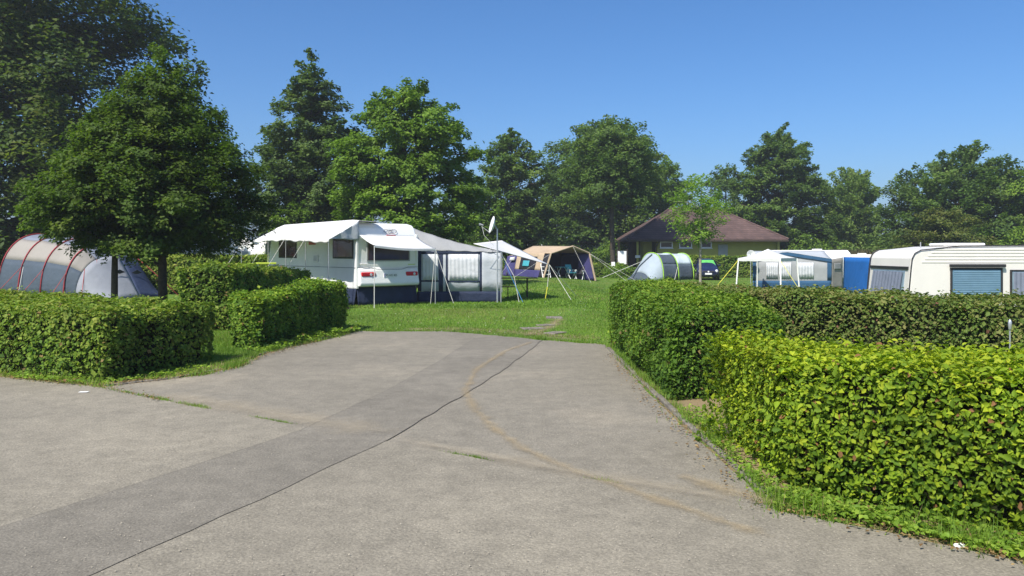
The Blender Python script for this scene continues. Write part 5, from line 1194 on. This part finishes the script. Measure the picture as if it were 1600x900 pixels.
# front window on the sloping end
fw = MB().slab([(-0.06, 0.25, 1.1), (-0.06, 1.92, 1.1), (0.045, 1.92, 1.84), (0.045, 0.25, 1.84)], 0.03).build('front_window', M['curtain_glass'], rcv)
fw.location.x = -0.02
MB().grid(lambda u, v: (-0.105 + 0.105 * v + 0.006 * math.sin(u * 60), 0.3 + 1.55 * u, 1.12 + 0.70 * v), 50, 3).build('curtain', M['tent_roof'], fw)
f = MB(); f.box(0.0, 0.09, 0.10, 2.05, 1.87, 1.94); f.build('window_rail', M['black'], rcv)
MB().box(1.05, 2.0, 0.6, 1.3, 2.41, 2.475).build('roof_hatch', M['white_plastic'], rcv, bevel=0.03)
MB().tube([(0.72, 1.0, 2.3), (0.72, 1.0, 2.5)], 0.012, 5).build('roof_vent', M['steel'], rcv)
for x in (3.0, 3.6): MB().lathe((x, 0.05, 0.33), [(0.33, 0), (0.33, 0.2)], 16, 'y').build('wheel', M['black'], rcv)
MB().tube([(-0.1, 1.07, 0.5), (-1.2, 1.07, 0.42)], 0.05, 6).build('tow_bar', M['steel'], rcv)

bl = thing('awning_tent', 'bright blue tarpaulin awning wall left of the cream caravan', 'awning')
B0, B1, B2, B3 = Vector((8.66, 19.75, -0.55)), Vector((9.75, 23.4, -0.55)), Vector((9.75, 23.4, 1.57)), Vector((9.05, 19.75, 1.55))
B0 = Vector((8.8, 19.9, -0.55)); B3 = Vector((9.35, 19.9, 1.56)); B1 = Vector((9.78, 23.3, -0.55)); B2 = Vector((9.82, 23.3, 1.57))
quad('side_wall', [B0, B1, B2, B3], M['blue_tarp'], bl, 16)
quad('roof_panel', [B3, B2, B2 + Vector((4, 0, -0.1)), B3 + Vector((4, 0, 0.1))], M['blue_tarp'], bl)
quad('far_wall', [B1, B1 + Vector((4, 0, 0)), B2 + Vector((4, 0, -0.1)), B2], M['blue_tarp'], bl)
for q in (B1, B1 + Vector((4, 0, 0))): MB().tube([q + Vector((0.05, -0.05, 0)), q + Vector((0.05, -0.05, 2.0))], 0.02, 6).build('pole', M['steel'], bl)

# party tent with blue lattice windows behind the trees
pt = thing('party_tent', 'white party tent with blue framed lattice windows behind the tree trunks', 'tent', (X(262, 50), 50, 0), 0.1)
MB().box(-1.75, 1.75, 0, 3.0, 0, 2.25).build('wall', M['white_cloth'], pt)
MB().add([(-1.9, -0.15, 2.25), (1.9, -0.15, 2.25), (1.9, 3.15, 2.25), (-1.9, 3.15, 2.25), (0, 1.5, 3.1)], [(0, 1, 4), (1, 2, 4), (2, 3, 4), (3, 0, 4), (3, 2, 1, 0)]).build('roof', M['blue_frame'], pt)
for x in (-1.1, 0.0, 1.1):
    w = MB().box(x - 0.42, x + 0.42, -0.03, -0.004, 1.0, 2.05).build('window', M['curtain_glass'], pt)
    f = MB(); [f.box(x - 0.42 + 0.21 * q - 0.012, x - 0.42 + 0.21 * q + 0.012, -0.05, -0.031, 1.0, 2.05) for q in range(5)]; [f.box(x - 0.42, x + 0.42, -0.062, -0.051, 1.0 + 0.26 * q, 1.02 + 0.26 * q) for q in range(5)]
    f.build('lattice', M['white_plastic'], w)
    f = MB(); f.box(x - 0.53, x - 0.42, -0.06, -0.003, 0.9, 2.15); f.box(x + 0.42, x + 0.53, -0.06, -0.003, 0.9, 2.15); f.build('frame', M['blue_frame'], w)

# ------------------------------------------------------------------ small things
gl = thing('garden_light', 'slim garden light on a steel stake behind the near right hedge', 'garden light', (X(1578, 8.3), 8.3, 0))
MB().tube([(0, 0, 0), (0, 0, 0.93)], 0.008, 7).build('stake', M['steel'], gl)
MB().lathe((0, 0, 0.88), [(0.008, 0), (0.016, 0.02), (0.019, 0.06), (0.019, 0.09), (0.012, 0.11), (0.004, 0.12)], 14).build('lamp_head', M['steel'], gl, smooth=True)
x, y = gp(1499, 857); lt = MB(); lt.lathe((0, 0, 0), [(0.004, 0.024), (0.024, 0.020), (0.034, 0.010), (0.030, 0.0), (0.004, 0.0)], 14)
o = lt.build('pebble', M['white_plastic'], None, smooth=True); o.location = (x, y, 0.009); o.scale = (1.0, 0.75, 1.0)
tag(o, 'small white pebble lying on the edge of the road verge', 'pebble')
x, y = gp(131, 614.5); lt = MB().slab([(-0.06, -0.012, 0), (0.05, -0.016, 0.003), (0.06, 0.014, 0.008), (-0.05, 0.018, 0.004)], 0.004)
o = lt.build('paper_scrap', M['white_plastic'], None); o.location = (x, y, 0.014); tag(o, 'torn white paper scrap at the left road edge', 'litter')

# ------------------------------------------------------------------ summer haze
hm = bpy.data.materials.new('summer haze'); hm.use_nodes = True; hn = hm.node_tree.nodes
hn.remove(hn['Principled BSDF']); pv_ = hn.new('ShaderNodeVolumePrincipled')
pv_.inputs['Color'].default_value = (0.86, 0.92, 1.0, 1); pv_.inputs['Density'].default_value = 0.0007; pv_.inputs['Anisotropy'].default_value = 0.2
hm.node_tree.links.new(pv_.outputs[0], hn['Material Output'].inputs['Volume'])
tag(MB().box(-820, 820, -60, 440, -4.5, 24).build('haze', hm), kind='stuff')
